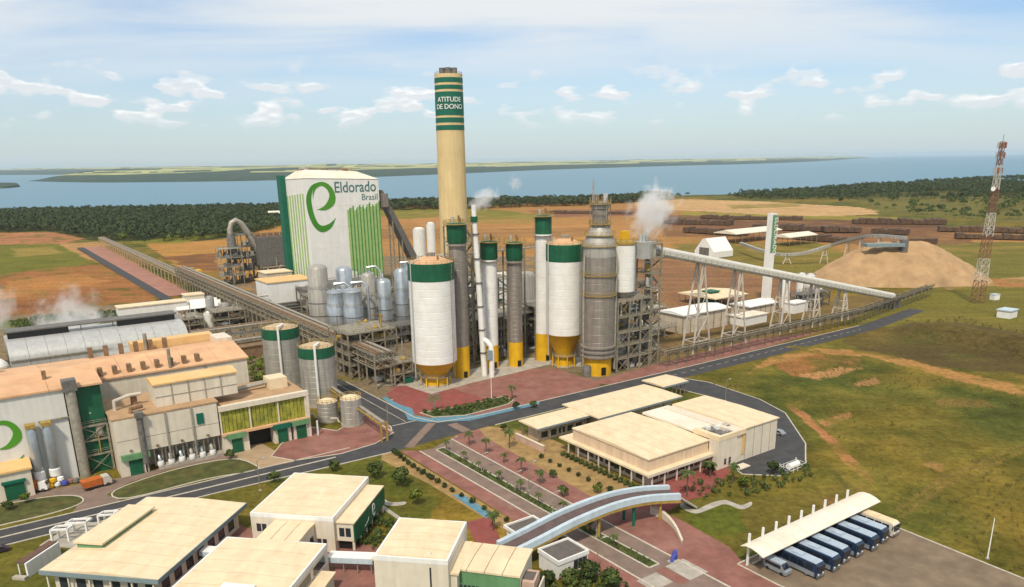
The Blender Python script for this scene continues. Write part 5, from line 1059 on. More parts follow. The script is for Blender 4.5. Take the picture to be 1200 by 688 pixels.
# B: two-step office with green wall
p = (-55.41, 145.49); t = office('two-step office with dark green side wall and white swirl', p, 18.4, 21.5, 8, n=6)
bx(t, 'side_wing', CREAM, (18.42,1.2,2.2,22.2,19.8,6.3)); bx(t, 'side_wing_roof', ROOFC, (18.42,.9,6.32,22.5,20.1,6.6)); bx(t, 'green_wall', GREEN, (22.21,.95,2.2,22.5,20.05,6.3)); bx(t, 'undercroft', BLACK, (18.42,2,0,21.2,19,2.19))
for i in range(6): bx(t, 'post', CREAM, (21.6,1.4+i*3.6,0,22.1,1.8+i*3.6,2.19))
g = bpy.data.objects.new('wall_emblem', None); COL.objects.link(g); g.parent = t; g.location = (22.55, 11.5, 2.9); g.rotation_euler = (0,0,R(90)); logo_e(g, 0, 0, 0, 1.6, WHITE, WHITE)
brush(t, 'emblem_line', WHITE, [(0,0,.0),(1,.2,.12),(2,.5,.1),(2.6,1.1,0)], 0).matrix_basis = Matrix.Translation((22.55,6.5,3))@Matrix.Rotation(R(90),4,'Z')
windows(t, GLASS, 'y', .02, 2, 1.2, 1.2, 1.0, 3.8, 5.6); windows(t, GLASS, 'y', 1.2, 2, 19, 1.4, 1.1, 3.2, 5.2); windows(t, GLASS, 'y', .02, 2, 14.5, 1.2, .9, 1.0, 3.0)
p2 = (-51.20, 136.99); t = thing('linking_block', 'narrow cream roofed block joining two offices', 'building', p2[0]-.3, p2[1], -9.6, world=True); bx(t, 'wall', CREAM, (.3,.3,0,8.8,9.0,6.0)); roof_seams(t, 0, 9.1, -.2, 9.3, 6.01, 3, 'x', ROOFC, .2, th=.45)
for i in range(2): bx(t, 'window', GLASS, (8.81,2+i*3.2,1.6,8.87,3.6+i*3.2,4.2))
# C: front middle office
p = (-57.23, 136.85); ang = R(-9.6); d = 22.0; p = (p[0]+math.sin(ang)*d, p[1]-math.cos(ang)*d); t = office('cream-roofed office with ribbon windows at the bottom edge', p, 21.0, d, 7, n=5)
windows(t, GLASS, 'x', 20.98, 3, 2.0, 6.6, 5.2, 3.6, 5.4); bx(t, 'lower_roof', ROOFC, (21.2,1,3.0,24.2,d-4,3.4)); bx(t, 'lower_wall', CREAM, (21.0,1.4,0,23.8,d-4.4,2.98)); bx(t, 'roof_hatch', WHITE, (9,3.5,7.1,15,5,7.6))
t = thing('covered_walkway', 'white covered walkway between the offices', 'walkway', *(-37.04, 134.15), -6.0, world=True)
bx(t, 'roof', WHITE, (0,0,3.2,9.2,2.6,3.6)); bx(t, 'side_panel', BLUEW, (0,-.1,2.4,9.2,-.01,3.5))
for i in range(4): bx(t, 'post', STEEL, (.3+i*2.8,.2,0,.5+i*2.8,.4,3.19), (.3+i*2.8,2.2,0,.5+i*2.8,2.4,3.19))
t = thing('covered_walkway', 'white link roof beside the long office', 'walkway', *(-63.46, 137.29), -9.6, world=True); bx(t, 'roof', WHITE, (0,0,3.2,6,2.4,3.6)); bx(t, 'side_panel', BLUEW, (0,-.1,2.6,6,-.01,3.5)); bx(t, 'post', STEEL, (.2,.2,0,.4,.4,3.19), (5.4,.2,0,5.6,.4,3.19))
# D: tall cream box
p = (-25.11, 121.12); t = office('tall plain cream office block at the bottom centre', p, 13.6, 15.2, 11, n=5); bx(t, 'slot_window', GLASS, (10.2,-.06,1.5,10.5,-.005,9.4)); bx(t, 'side_ledge', ROOFC, (13.62,1,7.6,15.2,13,8.0)); bx(t, 'side_wall', CREAM, (13.62,1.3,0,14.8,12.7,7.58)); MB().lathe([(.5,10.9),(.35,11.5),(.1,11.6)], 14, 9.8, 1.6).build('roof_vent', CREAM, t); bx(t, 'left_ledge', ROOFC, (-1.6,3,8.2,-.02,13,8.6)); bx(t, 'left_wall', CREAM, (-1.3,3.3,0,-.02,12.7,8.18)); windows(t, GLASS, 'y', .02, 3, 1.5, 3, 1.2, .8, 2.4)
# E: green facade wing
p = (-11.65, 122.19); t = thing('green_wing', 'lower office wing with green facade and a row of small windows', 'building', p[0], p[1], -15, world=True)
bx(t, 'wall', CREAM, (.2,.3,0,12.8,9.8,7.4)); bx(t, 'green_facade', FACG, (0,0,0,12.9,.28,7.4)); roof_seams(t, -.2, 13.1, -.2, 10, 7.42, 4, 'x', ROOFC, .25, th=.4); windows(t, GLASS, 'y', 0, 8, .9, .78, .55, 4.0, 4.6); windows(t, GLASS, 'y', 0, 4, 1.2, 2.6, 1.6, .6, 2.4); bx(t, 'end_tower', pm('pink_wall', (.52,.36,.28)), (12.92,1.5,0,15.2,6,5.8)); bx(t, 'end_tower_roof', GROOF, (12.92,2.4,5.81,14.8,5,6.0)); bx(t, 'window', GLASS, (13.6,1.42,2.2,14.4,1.49,4.2)); bx(t, 'curved_wall', CREAM, (15.6,1,0,15.9,7,4.2))

# ================================================================ FOOTBRIDGE
def footbridge():
    t = thing('footbridge', 'arched footbridge with pale blue sides over the avenue', 'bridge', 0, 0)
    path = [(-25,75.8,4.0),(-18,76.0,5.0),(-8,75.6,6.0),(3,75.7,6.4),(12,76.8,6.0),(20,79.0,5.1)]
    c = catmull(path, 5); n = len(c)
    def off(i, s):
        x0, y0, _ = c[max(i-1,0)]; x1, y1, _ = c[min(i+1,n-1)]; d = math.hypot(x1-x0, y1-y0); return (c[i][0]-(y1-y0)/d*s, c[i][1]+(x1-x0)/d*s)
    def seg(i, s0, s1, z0, z1, z2=None):
        q = []
        for j in (i, i+1):
            a, b = off(j, s0), off(j, s1); q.append((a, b, c[j][2]))
        (a0, b0, h0), (a1, b1, h1) = q; f = lambda p, z: (p[0], -p[1], z)
        return [f(a0,h0+z0),f(b0,h0+z0),f(b1,h1+z0),f(a1,h1+z0)], [f(a0,h0+z1),f(b0,h0+z1),f(b1,h1+z1),f(a1,h1+z1)]
    dk = MB()
    for i in range(n-1): dk.hexa(*seg(i, -1.9, 1.9, -.35, 0))
    dk.build('deck', pm('bridge_deck', (.12,.085,.08), .9, var=.15, scale=.5), t, False)
    for i in range(n-1):
        for s in (-1, 1):
            a, b = seg(i, s*1.95, s*2.9, -.5, .9); m = MB(); m.hexa(a, b); m.build('side_panel', BLUEW, t, False)
    for s in (-2.6, 2.6):
        m = MB()
        for i in range(n-1): m.hexa(*seg(i, s-.25, s+.25, -1.2, -.51))
        m.build('girder', YELS, t, False)
    for k, i in enumerate((3, 8, 13, 18, 22)):
        for s in (-1.8, 1.8):
            x_, y_ = off(i, s); m = MB(); m.lathe([(.35,0),(.35,c[i][2]-.5)], 12, x_, -y_); m.build('column', (YELS, TEAL)[k % 2], t)
    for s_, (x0, y0, z0), dx_ in ((1, path[0], -1), (1, path[-1], 1)):
        ra = MB()
        for i in range(12): ra.box(x0+dx_*i*.6-.3, -y0-1.8, max(0, z0-(i+1)*z0/12-.2), x0+dx_*i*.6+.3, -y0+1.8, z0-(i+1)*z0/12)
        ra.build('stair', CONC, t, False)
footbridge()
t = thing('retaining_wall', 'curved cream retaining wall beside the footbridge', 'wall', 0, 0); pts = catmull([(15.40, 75.69), (15.83, 79.27), (14.12, 84.21), (10.53, 89.74)], 6); m = MB()
for i in range(len(pts)-1):
    (a0,b0),(a1,b1) = pts[i], pts[i+1]; h = 1.6*(1-i/len(pts))+.5; m.hexa([(a0,-b0-.4,0),(a1,-b1-.4,0),(a1+.9,-b1,0),(a0+.9,-b0,0)],[(a0,-b0-.4,h),(a1,-b1-.4,h),(a1+.9,-b1,h),(a0+.9,-b0,h)])
m.build('wall', CREAM, t, False)

# ================================================================ BUS STATION
def bus_shelter():
    t = thing('bus_shelter', 'long cream curved bus shelter roof on white posts', 'shelter', 12.7, 108.2)
    L = 41.5; pr = [(-.3,4.3),(1.0,4.85),(2.4,5.15),(3.8,5.1),(5.0,4.6),(5.0,4.45),(3.8,4.95),(2.4,5.0),(1.0,4.7),(-.3,4.15)]
    for i in range(11):
        m = MB(); m.profy(pr, L*i/11+.03, L*(i+1)/11-.03); m.build('roof_sheet', ROOFW, t)
    for i in range(9):
        x_ = 1.7+i*4.25; m = MB(); m.bar((x_,4.3,0),(x_,4.3,7.0),.38,.38); m.bar((x_,4.3,4.3),(x_,.4,4.1),.2); m.build('mast', WHITE, t, False); bx(t, 'bench', CONC, (x_+.8,3.4,.4,x_+3.4,3.9,.5))
bus_shelter()
def bus(label, a, b, first=None, roofm=None, bodym=None, L=11.5):
    t = thing('parked_bus', label, 'bus', a, b, group='buses parked at the shelter')
    # front towards the camera (-y)
    W_ = 2.5; y0, y1 = -L, 0; bm_ = bodym or BUSB
    m = MB(); m.profy([(y0+.15,.45),(y1,.45),(y1,3.0),(y1-.15,3.2),(y0+.5,3.2),(y0+.2,2.9),(y0,1.6)], 0, W_); m.build('body', bm_, t, False)
    m = MB(); m.profy([(y0+.55,3.21),(y1-.2,3.21),(y1-.3,3.36),(y0+.8,3.36)], .1, W_-.1); m.build('roof', roofm or BUSW, t, False); bx(t, 'air_unit', roofm or BUSW, (.5,y0+4,3.37,2.0,y0+6.2,3.6))
    bx(t, 'windscreen', GLASSB, (.12,y0-.03,1.5,W_-.12,y0+.14,2.85)); bx(t, 'bumper', GREYD, (0,y0-.12,.4,W_,y0+.1,.9)); bx(t, 'side_stripe', SILVER, (-.03,y0+.6,.5,-.005,y1-.3,1.4), (W_+.005,y0+.6,.5,W_+.03,y1-.3,1.4))
    for i in range(6):
        for s in (-.04, W_+.01): bx(t, 'window', GLASSB, (s,y0+1.1+i*1.7,1.6,s+.03,y0+2.6+i*1.7,2.75))
    for s in (.3, W_-.65): bx(t, 'headlight', WHITE, (s,y0-.06,.95,s+.35,y0+.12,1.2))
    for yy in (y0+2.3, y1-3.2):
        for s in (.0, W_-.3):
            wh = MB().tube([(s-.02,yy,.5),(s+.32,yy,.5)], .5, 16).build('wheel', RUBBER, t); MB().tube([(s-.04,yy,.5),(s+.34,yy,.5)], .24, 12).build('rim', SILVER, wh)
    for s in (-.25, W_+.05): bx(t, 'mirror', BUSB, (s,y0+.1,2.0,s+.2,y0+.25,2.7))
    return t
b0 = None
for i in range(7):
    a_ = 20.2+i*4.6; lab = ORD[i].capitalize().lower()
    if i == 0: b0 = bus('first pale-roofed navy bus from the left end of the shelter', a_, 104)
    elif i < 6: copy_thing(b0, a_+.15*math.sin(i*3.1), 104+.35*math.sin(i*2), 1.2*math.sin(i*1.7), f'{ORD[i]} pale-roofed navy bus from the left end of the shelter')
    else: bus('cream-roofed bus parked last at the right end of the shelter', a_, 103.8, None, ROOFC, CREAM)
t = thing('van', 'grey van parked left of the buses', 'van', 16.3, 106.2); m = MB(); m.profy([(-5.2,.4),(0,.4),(0,2.2),(-3.9,2.25),(-4.6,1.3),(-5.2,1.1)], 0, 2.0); m.build('body', SILVER, t, False); bx(t, 'roof', BUSW, (.1,-3.9,2.26,1.9,-.1,2.34)); bx(t, 'side_window', GLASSB, (-.03,-3.9,1.3,-.005,-.4,2.0), (2.005,-3.9,1.3,2.03,-.4,2.0)); m = MB(); m.hexa([(.15,-4.68,1.36),(1.85,-4.68,1.36),(1.85,-4.6,1.3),(.15,-4.6,1.3)],[(.15,-4.0,2.22),(1.85,-4.0,2.22),(1.85,-3.9,2.2),(.15,-3.9,2.2)]); m.build('windscreen', GLASSB, t, False)
for yy in (-4.2,-1):
    for s in (0, 1.75): MB().tube([(s-.03,yy,.38),(s+.28,yy,.38)], .38, 14).build('wheel', RUBBER, t)

# ================================================================ EAST SIDE: chip pile, stack, sheds, mast
def heap():
    x0, y0 = AB(*(392.60, -71.00)); t = thing('chip_pile', 'huge tan pile of wood chips', 'pile', x0, y0, world=True)
    n, k = 72, 26; vs = []; fs = []
    for j in range(k+1):
        u = j/k
        for i in range(n):
            a = 2*math.pi*i/n; nz = float(fbm(np.array([3+1.6*math.cos(a)+u*.6]), np.array([3+1.6*math.sin(a)]), 5, 4)[0]); rr = (1-u)
            rx_, ry_ = 58*(1+.2*(nz-.5)), 35*(1+.25*(nz-.5)); zt = 24.5
            z = zt*(1-rr**1.35)*(1-.10*math.cos(a)*rr) ; z += (float(fbm(np.array([a*6+9]), np.array([u*7]), 8, 3)[0])-.5)*4.2*math.sin(u*math.pi)
            sx = 12*u                                            # ridge, not a point
            vs.append((rx_*rr*math.cos(a)+sx*math.copysign(min(1,abs(math.cos(a))*1.5),math.cos(a)), ry_*rr*math.sin(a), z-(.3 if j == 0 else 0)))
    for j in range(k):
        for i in range(n): fs.append((j*n+i, j*n+(i+1)%n, (j+1)*n+(i+1)%n, (j+1)*n+i))
    fs.append(tuple(k*n+i for i in range(n))); m = MB(); m.add(vs, fs); m.build('chips', CHIPS, t)
heap()
def stacker():
    t = thing('chip_stacker', 'curving elevated conveyor reaching over the chip pile', 'conveyor', 0, 0, world=True)
    pts = [(*(196.25, 652.57),8.0),(*(201.05, 586.11),7.0),(*(219.77, 575.09),8.0),(*(241.73, 575.33),14.0),(*(240.90, 538.73),22.0),(*(237.01, 503.14),28.0),(*(247.41, 481.51),28.0)]
    pts[4:] = [(pts[4][0], pts[4][1], 22.0)] + [(*(240.46, 510.39),27.0), (*(250.88, 486.17),27.5)]
    c = catmull(pts, 4)
    for i in range(len(c)-1): m = MB(); m.bar(c[i], c[i+1], 2.6, 2.0); m.build('gallery_panel', TANKG, t, False)
    for k in (6, 11, 15, 18, 21):
        x_, y_, z_ = c[min(k, len(c)-1)]; m = MB(); m.bar((x_-3,y_,0),(x_-.6,y_,z_-1),.6); m.bar((x_+3,y_,0),(x_+.6,y_,z_-1),.6); m.bar((x_-1.8,y_,z_*.5),(x_+1.8,y_,z_*.5),.4); m.build('trestle', MASTW, t, False)
    x_, y_, z_ = c[-1]; bx(t, 'discharge_hood', BLUEL, (x_-26,y_-4,z_-5,x_-2,y_+2,z_-3)); bx(t, 'head_frame', GREYD, (x_-3,y_-2,z_-9,x_+1,y_+2,z_-1.2))
stacker()
t = thing('far_stack', 'slim square white stack with green lettering beyond the conveyor', 'stack', *(253.98, -70.52)); h = 49.00; bx(t, 'shaft', SILOW, (-1.6,-2,0,2,1.6,h)); text(t, 'lettering', 'ELDORADO', 3.6, LOGOD, (2.06, -1.3, h-1.4), rot=(0, 90, 90), sx=1.05)
t.rotation_euler.z = R(-60); bx(t, 'green_panel', FACG, (2.005,-1.85,h-21,2.04,1.45,h-.8)); bx(t, 'base', WHITE, (-3,-3,0,3,3,3)); m = MB(); ladder(m, -2.3, 0, 0, h); m.build('ladder', STEEL, t, False)
for ch in t.children:
    if ch.name.startswith('lettering'): ch.data.materials[0] = WHITE; ch.location = (2.06, -.0, h-2); ch.rotation_euler = (R(90), R(90), R(90))
def shed(label, p, w, d, h, roofm, rise=1.6, walls=True, rot=0, n=5, posts=True):
    t = thing('shed', label, 'shed', p[0], p[1], rot); gable(t, 'roof_sheet', roofm, 0, w, 0, d, h, rise, .5, panels=n)
    if walls: bx(t, 'wall', BEIGE, (.3,.3,0,w-.3,d-.3,h-.02))
    if posts:
        for i in range(n+1): bx(t, 'post', STEEL, (w*i/n-.15,.0,0,w*i/n+.15,.28,h-.01), (w*i/n-.15,d-.28,0,w*i/n+.15,d,h-.01))
    return t
shed('long white-roofed shed behind the steel tower', (161.01, -46.48), 32, 15, 8.5, WHITE, 1.0, n=6); shed('white-roofed low shed at the foot of the far stack', (216.33, -52.20), 22, 12, 5, WHITE, .8); shed('cream open shed beside the far stack, dark inside', (221.21, -78.21), 26, 26, 5, ROOFC, 1.2, False); shed('pale open-sided shed in front of the far log rows', (493.95, -283.17), 70, 26, 8, ROOFW, 3, False, n=7); shed('second pale open-sided shed right of the long one', (510.96, -236.36), 42, 20, 7, ROOFW, 2.5, False)
t = thing('tent_hall', 'bright white steep tent hall beyond the conveyor', 'tent', *(388.44, -220.68)); m = MB(); m.profy([(0,0),(20,0),(20,5),(12,15),(9,15.4),(0,5)], 0, 24); m.build('fabric', WHITE, t, False); bx(t, 'door', GREYD, (-.2,5,0,-.02,15,8))
for i, (p, h) in enumerate((((252.85, -58.17), 16),((274.87, -63.34), 15),((276.12, -58.78), 15))):
    t = thing('water_tank', ('white tank nearest the far stack','left one of two white upright tanks behind the conveyor','right one of two white upright tanks behind the conveyor')[i], 'tank', *p, group='white upright tanks'); MB().lathe([(2.5,0),(2.5,h),(1.2,h+.9),(.01,h+1.1)], 20).build('shell', SILOW, t); m = MB(); ring_rail(m, 2.5, h, 8); m.build('railing', STEEL, t, False)
block('small white box unit beside the upright tanks', *(240.83, -43.44), 12, 6, 5, WHITE, WHITE); structure('small pipe yard under the conveyor', 128, -48, 30, 12, [4], 4, 1, 30, 77, STEEL, mats=[WHITE, TANKG, GALV, PIPE]); structure('row of small white units behind the long shed', 150, -84, 40, 10, [4], 5, 1, 36, 79, PIPE, mats=[WHITE, WHITE, GALV, TANKG, TEAL]); block('low white flat shed between the trestles', 196, -40, 18, 8, 4, WHITE, ROOFW); structure('dark transformer frames beside the upright tanks', *(252.10, -46.14), 24, 8, [5,8], 4, 1, 20, 71, GREYD); t = block('green box unit inside the open shed', *(226.86, -86.54), 7, 6, 7, TEAL, GREEN); block('white kiosk at the right edge of the field', *(309.28, 30.29), 8, 6, 3.6, WHITE, BLUEW)
def logs(label, p, q, h, d):
    (x0, y0), (x1, y1) = p, q; L = math.hypot(x1-x0, y1-y0); t = thing('log_row', label, 'log pile', x0, y0, math.degrees(math.atan2(y1-y0, x1-x0)), world=True); rd = random.Random(int(L)); n = max(3, int(L/7))
    for i in range(n):
        hh = h*rd.uniform(.5,.8); m = MB(); m.profx([(L*i/n+.1,0),(L*(i+1)/n-.1,0),(L*(i+1)/n-.3,hh*.93),(L*(i+.6)/n,hh),(L*(i+.3)/n,hh*.96),(L*i/n+.3,hh*.9)][::-1], rd.uniform(-1.5,1.5), d+rd.uniform(-2,2)); m.build('log_stack', LOGS, t, False)
logs('dark log row at the left above the tent hall', (192.91, 966.85), (265.07, 927.31), 8, 20); logs('long dark log row behind the open sheds', (274.51, 877.83), (337.05, 834.50), 8, 20); logs('dark log row left of the stacker head', (336.68, 824.29), (374.08, 818.05), 8, 20); logs('short dark log row right of the stacker head', (370.01, 712.94), (383.15, 695.97), 6, 12)
logs('low log row just above the open sheds', (190.41, 848.69), (242.00, 800.62), 7, 16); logs('log row behind the chip pile, left part', (280.21, 758.79), (310.95, 721.55), 7, 14); logs('second log row from the lake side', (255.85, 1041.88), (373.50, 987.65), 6, 16); logs('broken log row above the chip stacker', (378.28, 807.40), (402.53, 784.30), 7, 16); logs('log row at the edge of the right meadow', (432.02, 744.07), (489.72, 718.79), 6, 14)
logs('thin brown log row far behind the digester', (56.27, 1191.02), (179.86, 1144.04), 5, 14); logs('farthest long log row below the wooded hill', (411.75, 925.38), (507.27, 894.79), 8, 20); logs('log row behind the red and white mast', (453.90, 814.77), (531.64, 782.13), 7, 18)
def mast():
    x, y = (254.27, 408.78); t = thing('lattice_mast', 'tall red and white lattice radio mast', 'mast', x, y, world=True); H = 83.82; n = 7; w0, w1 = 5.0, 1.5
    for i in range(n):
        za, zb = H*i/n, H*(i+1)/n; m = MB(); st_ = 3
        for k in range(st_):
            z_a, z_b = za+(zb-za)*k/st_, za+(zb-za)*(k+1)/st_; wa = (w0+(w1-w0)*z_a/H)/2; wb = (w0+(w1-w0)*z_b/H)/2
            for sx, sy in ((-1,-1),(1,-1),(1,1),(-1,1)): m.bar((sx*wa,sy*wa,z_a),(sx*wb,sy*wb,z_b),.24)
            for (ax, ay), (bx2, by2) in (((-1,-1),(1,-1)),((1,-1),(1,1)),((1,1),(-1,1)),((-1,1),(-1,-1))):
                m.bar((ax*wa,ay*wa,z_a),(bx2*wb,by2*wb,z_b),.14); m.bar((bx2*wa,by2*wa,z_a),(ax*wb,ay*wb,z_b),.14); m.bar((ax*wb,ay*wb,z_b),(bx2*wb,by2*wb,z_b),.2)
        m.build('red_section' if i % 2 == 0 else 'white_section', REDP if i % 2 == 0 else MASTW, t, False)
    for z in (H*.83, H*.92, H*.98):
        for k in range(3): a = k*2.1; bx(t, 'antenna', (REDP, MASTW)[k % 2], (1.9*math.cos(a)-.35,1.9*math.sin(a)-.35,z-1.6,1.9*math.cos(a)+.35,1.9*math.sin(a)+.35,z+1.4))
    MB().tube([(0,0,H),(0,0,H+3.6)], .15, 6).build('lightning_rod', STEEL, t); d = MB(); d.lathe([(.1,-.3),(1.1,0),(1.2,.3)], 16); o = d.build('dish', WHITE, t); o.location = (-2.2,-1.5,H*.72); o.rotation_euler = (R(90),0,0)
mast()
t = thing('equipment_hut', 'small white hut at the mast foot', 'hut', *(267.73, 415.55), 20, world=True); bx(t, 'hut', WHITE, (0,0,0,4,3,3)); bx(t, 'roof', BLUEW, (-.2,-.2,3.01,4.2,3.2,3.2))
def pole_at(label, p, h, mat=STEEL, arm=True, world=False):
    t = thing('lamp_post', label, 'lamp post', p[0], p[1], group='lamp posts and poles', world=world); MB().tube([(0,0,0),(0,0,h)], [.14,.08], 8).build('post', mat, t); bx(t, 'foot', CONC, (-.3,-.3,0,.3,.3,.25))
    if arm:
        m = MB(); m.tube([(0,0,h-.1),(.5,0,h+.3),(1.6,0,h+.4)], .06, 6); m.build('arm', mat, t); bx(t, 'lamp_head', GALV, (1.3,-.16,h+.3,2.1,.16,h+.46))
    return t
for i, (p, h, lab) in enumerate((((34.73, -17.11), 9.5, 'white lamp post on the green island by the plaza'),((54.62, 131.05), 9, 'pale pole at the right edge of the bus yard'),((332.21, -44.29), 8, 'yellowish pole near the end of the conveyor'),((331.24, -109.70), 9, 'brown pole in the grass beyond the conveyor'),((-11.46, 88.32), 7, 'lamp post in front of the small gatehouse'),((-4.92, -15.24), 8, 'lamp post on the red apron of the small tanks'),((1.23, 48.95), 7, 'lamp post on the right footway of the avenue'),((96.30, 31.22), 7, 'lamp post behind the canteen'),((-52.03, 8.28), 8, 'lamp post on the lawn behind the two-step office'))):
    pole_at(lab, p, h, YELS if i == 2 else (WHITE if i in (0,1) else STEEL), i != 1)
for i in range(5): pole_at(f'{ORD[i]} median lamp post along the avenue from the junction', (-1.6, 17+i*15), 4.6, PIPE)
t = thing('signboard', 'brown signboard on a post at the corner of the plaza', 'sign', *(13.85, -19.52)); bx(t, 'post', STEEL, (-.2,-.2,0,.2,.2,4)); bx(t, 'board', pm('board_brown', (.24,.17,.09), .8), (-2.2,-.15,3.6,2.2,.15,5.6)); bx(t, 'frame', STEEL, (-2.3,-.2,5.61,2.3,.2,5.75), (-2.3,-.2,3.45,2.3,.2,3.59))
t = thing('blue_sculpture', 'blue sculpture on the red footway by the crossing', 'sculpture', *(3.97, 94.15)); m = MB(); m.tube([(-.8,0,0),(-.5,0,1),(.1,0,1.8),(-.2,0,2.6)], [.35,.4,.5,.2], 10); m.tube([(.8,.2,0),(.6,.1,1),(.1,0,1.8),(.7,0,2.3)], [.3,.35,.45,.15], 10); m.build('figure', BLUEV, t); bx(t, 'plinth', CONC, (-1.2,-.8,-.02,1.2,.8,.2))

# ---------------------------------------------------------------- trucks, cars and bins
def truck(label, p, rot, cabm, boxm, L=6.5):
    t = thing('truck', label, 'truck', p[0], p[1], rot); m = MB(); m.profy([(-L,.6),(-L+2,.6),(-L+2,2.7),(-L+.4,2.7),(-L,1.6)], 0, 2.3); m.build('cab', cabm, t, False); bx(t, 'windscreen', GLASSB, (.2,-L+.02,1.7,2.1,-L+.3,2.5)); m = MB(); m.hexa([(0,-L+2.2,.9),(2.3,-L+2.2,.9),(2.3,0,.9),(0,0,.9)],[(-.1,-L+2.2,2.6),(2.4,-L+2.2,2.6),(2.4,.3,2.6),(-.1,.3,2.6)]); m.build('load_bed', boxm, t, False); bx(t, 'chassis', GREYD, (.4,-L+.2,.45,1.9,0,.88))
    for yy in (-L+1, -1.2):
        for s in (0, 2.0): MB().tube([(s,yy,.5),(s+.3,yy,.5)], .5, 12).build('wheel', RUBBER, t)
truck('orange tipper truck by the green door of the loading shed', (-101.21, -26.07), 70, WHITE, ORANGE); truck('orange truck waiting on the loading road', (-87.56, -17.56), 100, MASTW, ORANGE)
t = thing('bale_heap', 'heap of yellow, blue and white bales by the loading road', 'bales', *(-92.33, -25.78))
for i, (x_, y_, z_, mt) in enumerate(((-2,0,0,YEL),(-.4,.4,0,WHITE),(1.2,0,0,BLUEV),(2.6,.6,0,PAVR),(-1.2,.4,1.2,YEL),(.5,.5,1.2,WHITE),(3.8,0,0,GREYD))): m = MB(); m.lathe([(.6,z_),(.85,z_+.4),(.75,z_+1.1),(.2,z_+1.3)], 9, x_, y_); m.build('bale', mt, t)
def car(label, p, rot, mt):
    t = thing('car', label, 'car', p[0], p[1], rot, group='parked and passing cars'); m = MB(); m.profy([(0,.35),(4.2,.35),(4.2,.9),(3.3,1.0),(2.7,1.45),(1.2,1.45),(.5,.95),(0,.85)], 0, 1.7); m.build('body', mt, t, False); m = MB(); m.profy([(.62,.98),(3.2,1.02),(2.65,1.4),(1.25,1.4)], -.02, 1.72); m.build('window', GLASSB, t, False)
    for yy in (.8, 3.3):
        for s in (-.02, 1.5): MB().tube([(s,yy,.33),(s+.22,yy,.33)], .33, 12).build('wheel', RUBBER, t)
car('dark car on the street at the left edge', (-104.80, 6.82), 90, pm('dark_car', (.05,.03,.05), .3)); car('pale car at the right corner of the kitchen block', (82.09, 63.60), 0, SILVER)
for i, (p, mt, lab) in enumerate((((13.68, -62.75), WHITE, 'white skip at the foot of the pipe structure'),((17.72, -62.45), GALV, 'grey skip beside the white one'),((21.37, -53.81), TEAL, 'teal container at the corner of the silo pad'))):
    t = thing('skip', lab, 'container', *p); m = MB(); m.hexa([(0,0,.2),(3,0,.2),(3,2,.2),(0,2,.2)],[(-.4,-.2,1.6),(3.4,-.2,1.6),(3.4,2.2,1.6),(-.4,2.2,1.6)]); m.build('body', mt, t, False); bx(t, 'skid', GREYD, (.3,.2,0,.6,1.8,.2), (2.4,.2,0,2.7,1.8,.2))

# ================================================================ VEGETATION
def crown_mesh(name, mat, lobes, n, leaf, seed, flat=.75):
    """foliage as many small leaf-clump quads spread through several lobes"""
    r_ = np.random.default_rng(seed); vs = []; fs = []
    w = np.array([l[3] for l in lobes])**2; pick = r_.choice(len(lobes), n, p=w/w.sum())
    for i in range(n):
        cx_, cy_, cz_, rr = lobes[pick[i]]; d = r_.normal(size=3); d /= np.linalg.norm(d); u = rr*r_.uniform(.55, 1.05)
        p = np.array([cx_, cy_, cz_])+d*u*np.array([1, 1, flat]); a = r_.normal(size=3); a -= a.dot(d)*d*.6; a /= np.linalg.norm(a); b = np.cross(d, a)+r_.normal(size=3)*.35; b /= np.linalg.norm(b)
        s = leaf*r_.uniform(.6, 1.3); o = len(vs); vs += [p-a*s-b*s*.6, p+a*s-b*s*.6, p+a*s*.7+b*s*.7, p-a*s*.7+b*s*.7]; fs.append((o, o+1, o+2, o+3))
    m = MB(); m.v = [tuple(v) for v in vs]; m.f = fs
    return m.mesh(name, mat, False)
def tree_proto(h, r, seed, mat, n=420, leaf=.34):
    rd = random.Random(seed); lobes = [(0,0,h-r*.7,r*.85)]+[(r*.62*math.cos(k*1.26+seed), r*.62*math.sin(k*1.26+seed), h-r*(.7+rd.uniform(-.2,.55)), r*rd.uniform(.42,.62)) for k in range(5)]
    cr = crown_mesh('crown', mat, lobes, n, leaf, seed); m = MB(); m.tube([(0,0,0),(.05,.03,h*.4),(0,0,h*.75)], [.07*h*.4,.05*h*.4,.02*h*.4], 7)
    for k in range(4): a = k*1.6+seed; m.tube([(0,0,h*.38),(r*.3*math.cos(a),r*.3*math.sin(a),h*.58),(r*.6*math.cos(a),r*.6*math.sin(a),h*.72)], [.02*h*.4,.015*h*.4,.006*h*.4], 5)
    return cr, m.mesh('trunk', TRUNK)
PROTO = [tree_proto(4.6, 2.1, s, mt, 520, .30) for s, mt in ((1, LEAFM), (2, LEAFM), (3, LEAFY), (4, LEAFB))]
def place_tree(name, label, x, y, s, pr, group, z=0):
    t = bpy.data.objects.new(name, None); COL.objects.link(t); t.location = (x, y, z); t.rotation_euler = (0, 0, random.uniform(0, 6.28)); t.scale = (s, s, s*random.uniform(.9, 1.12)); tag(t, label, 'tree', group)
    link('crown', pr[0], t); link('trunk', pr[1], t)
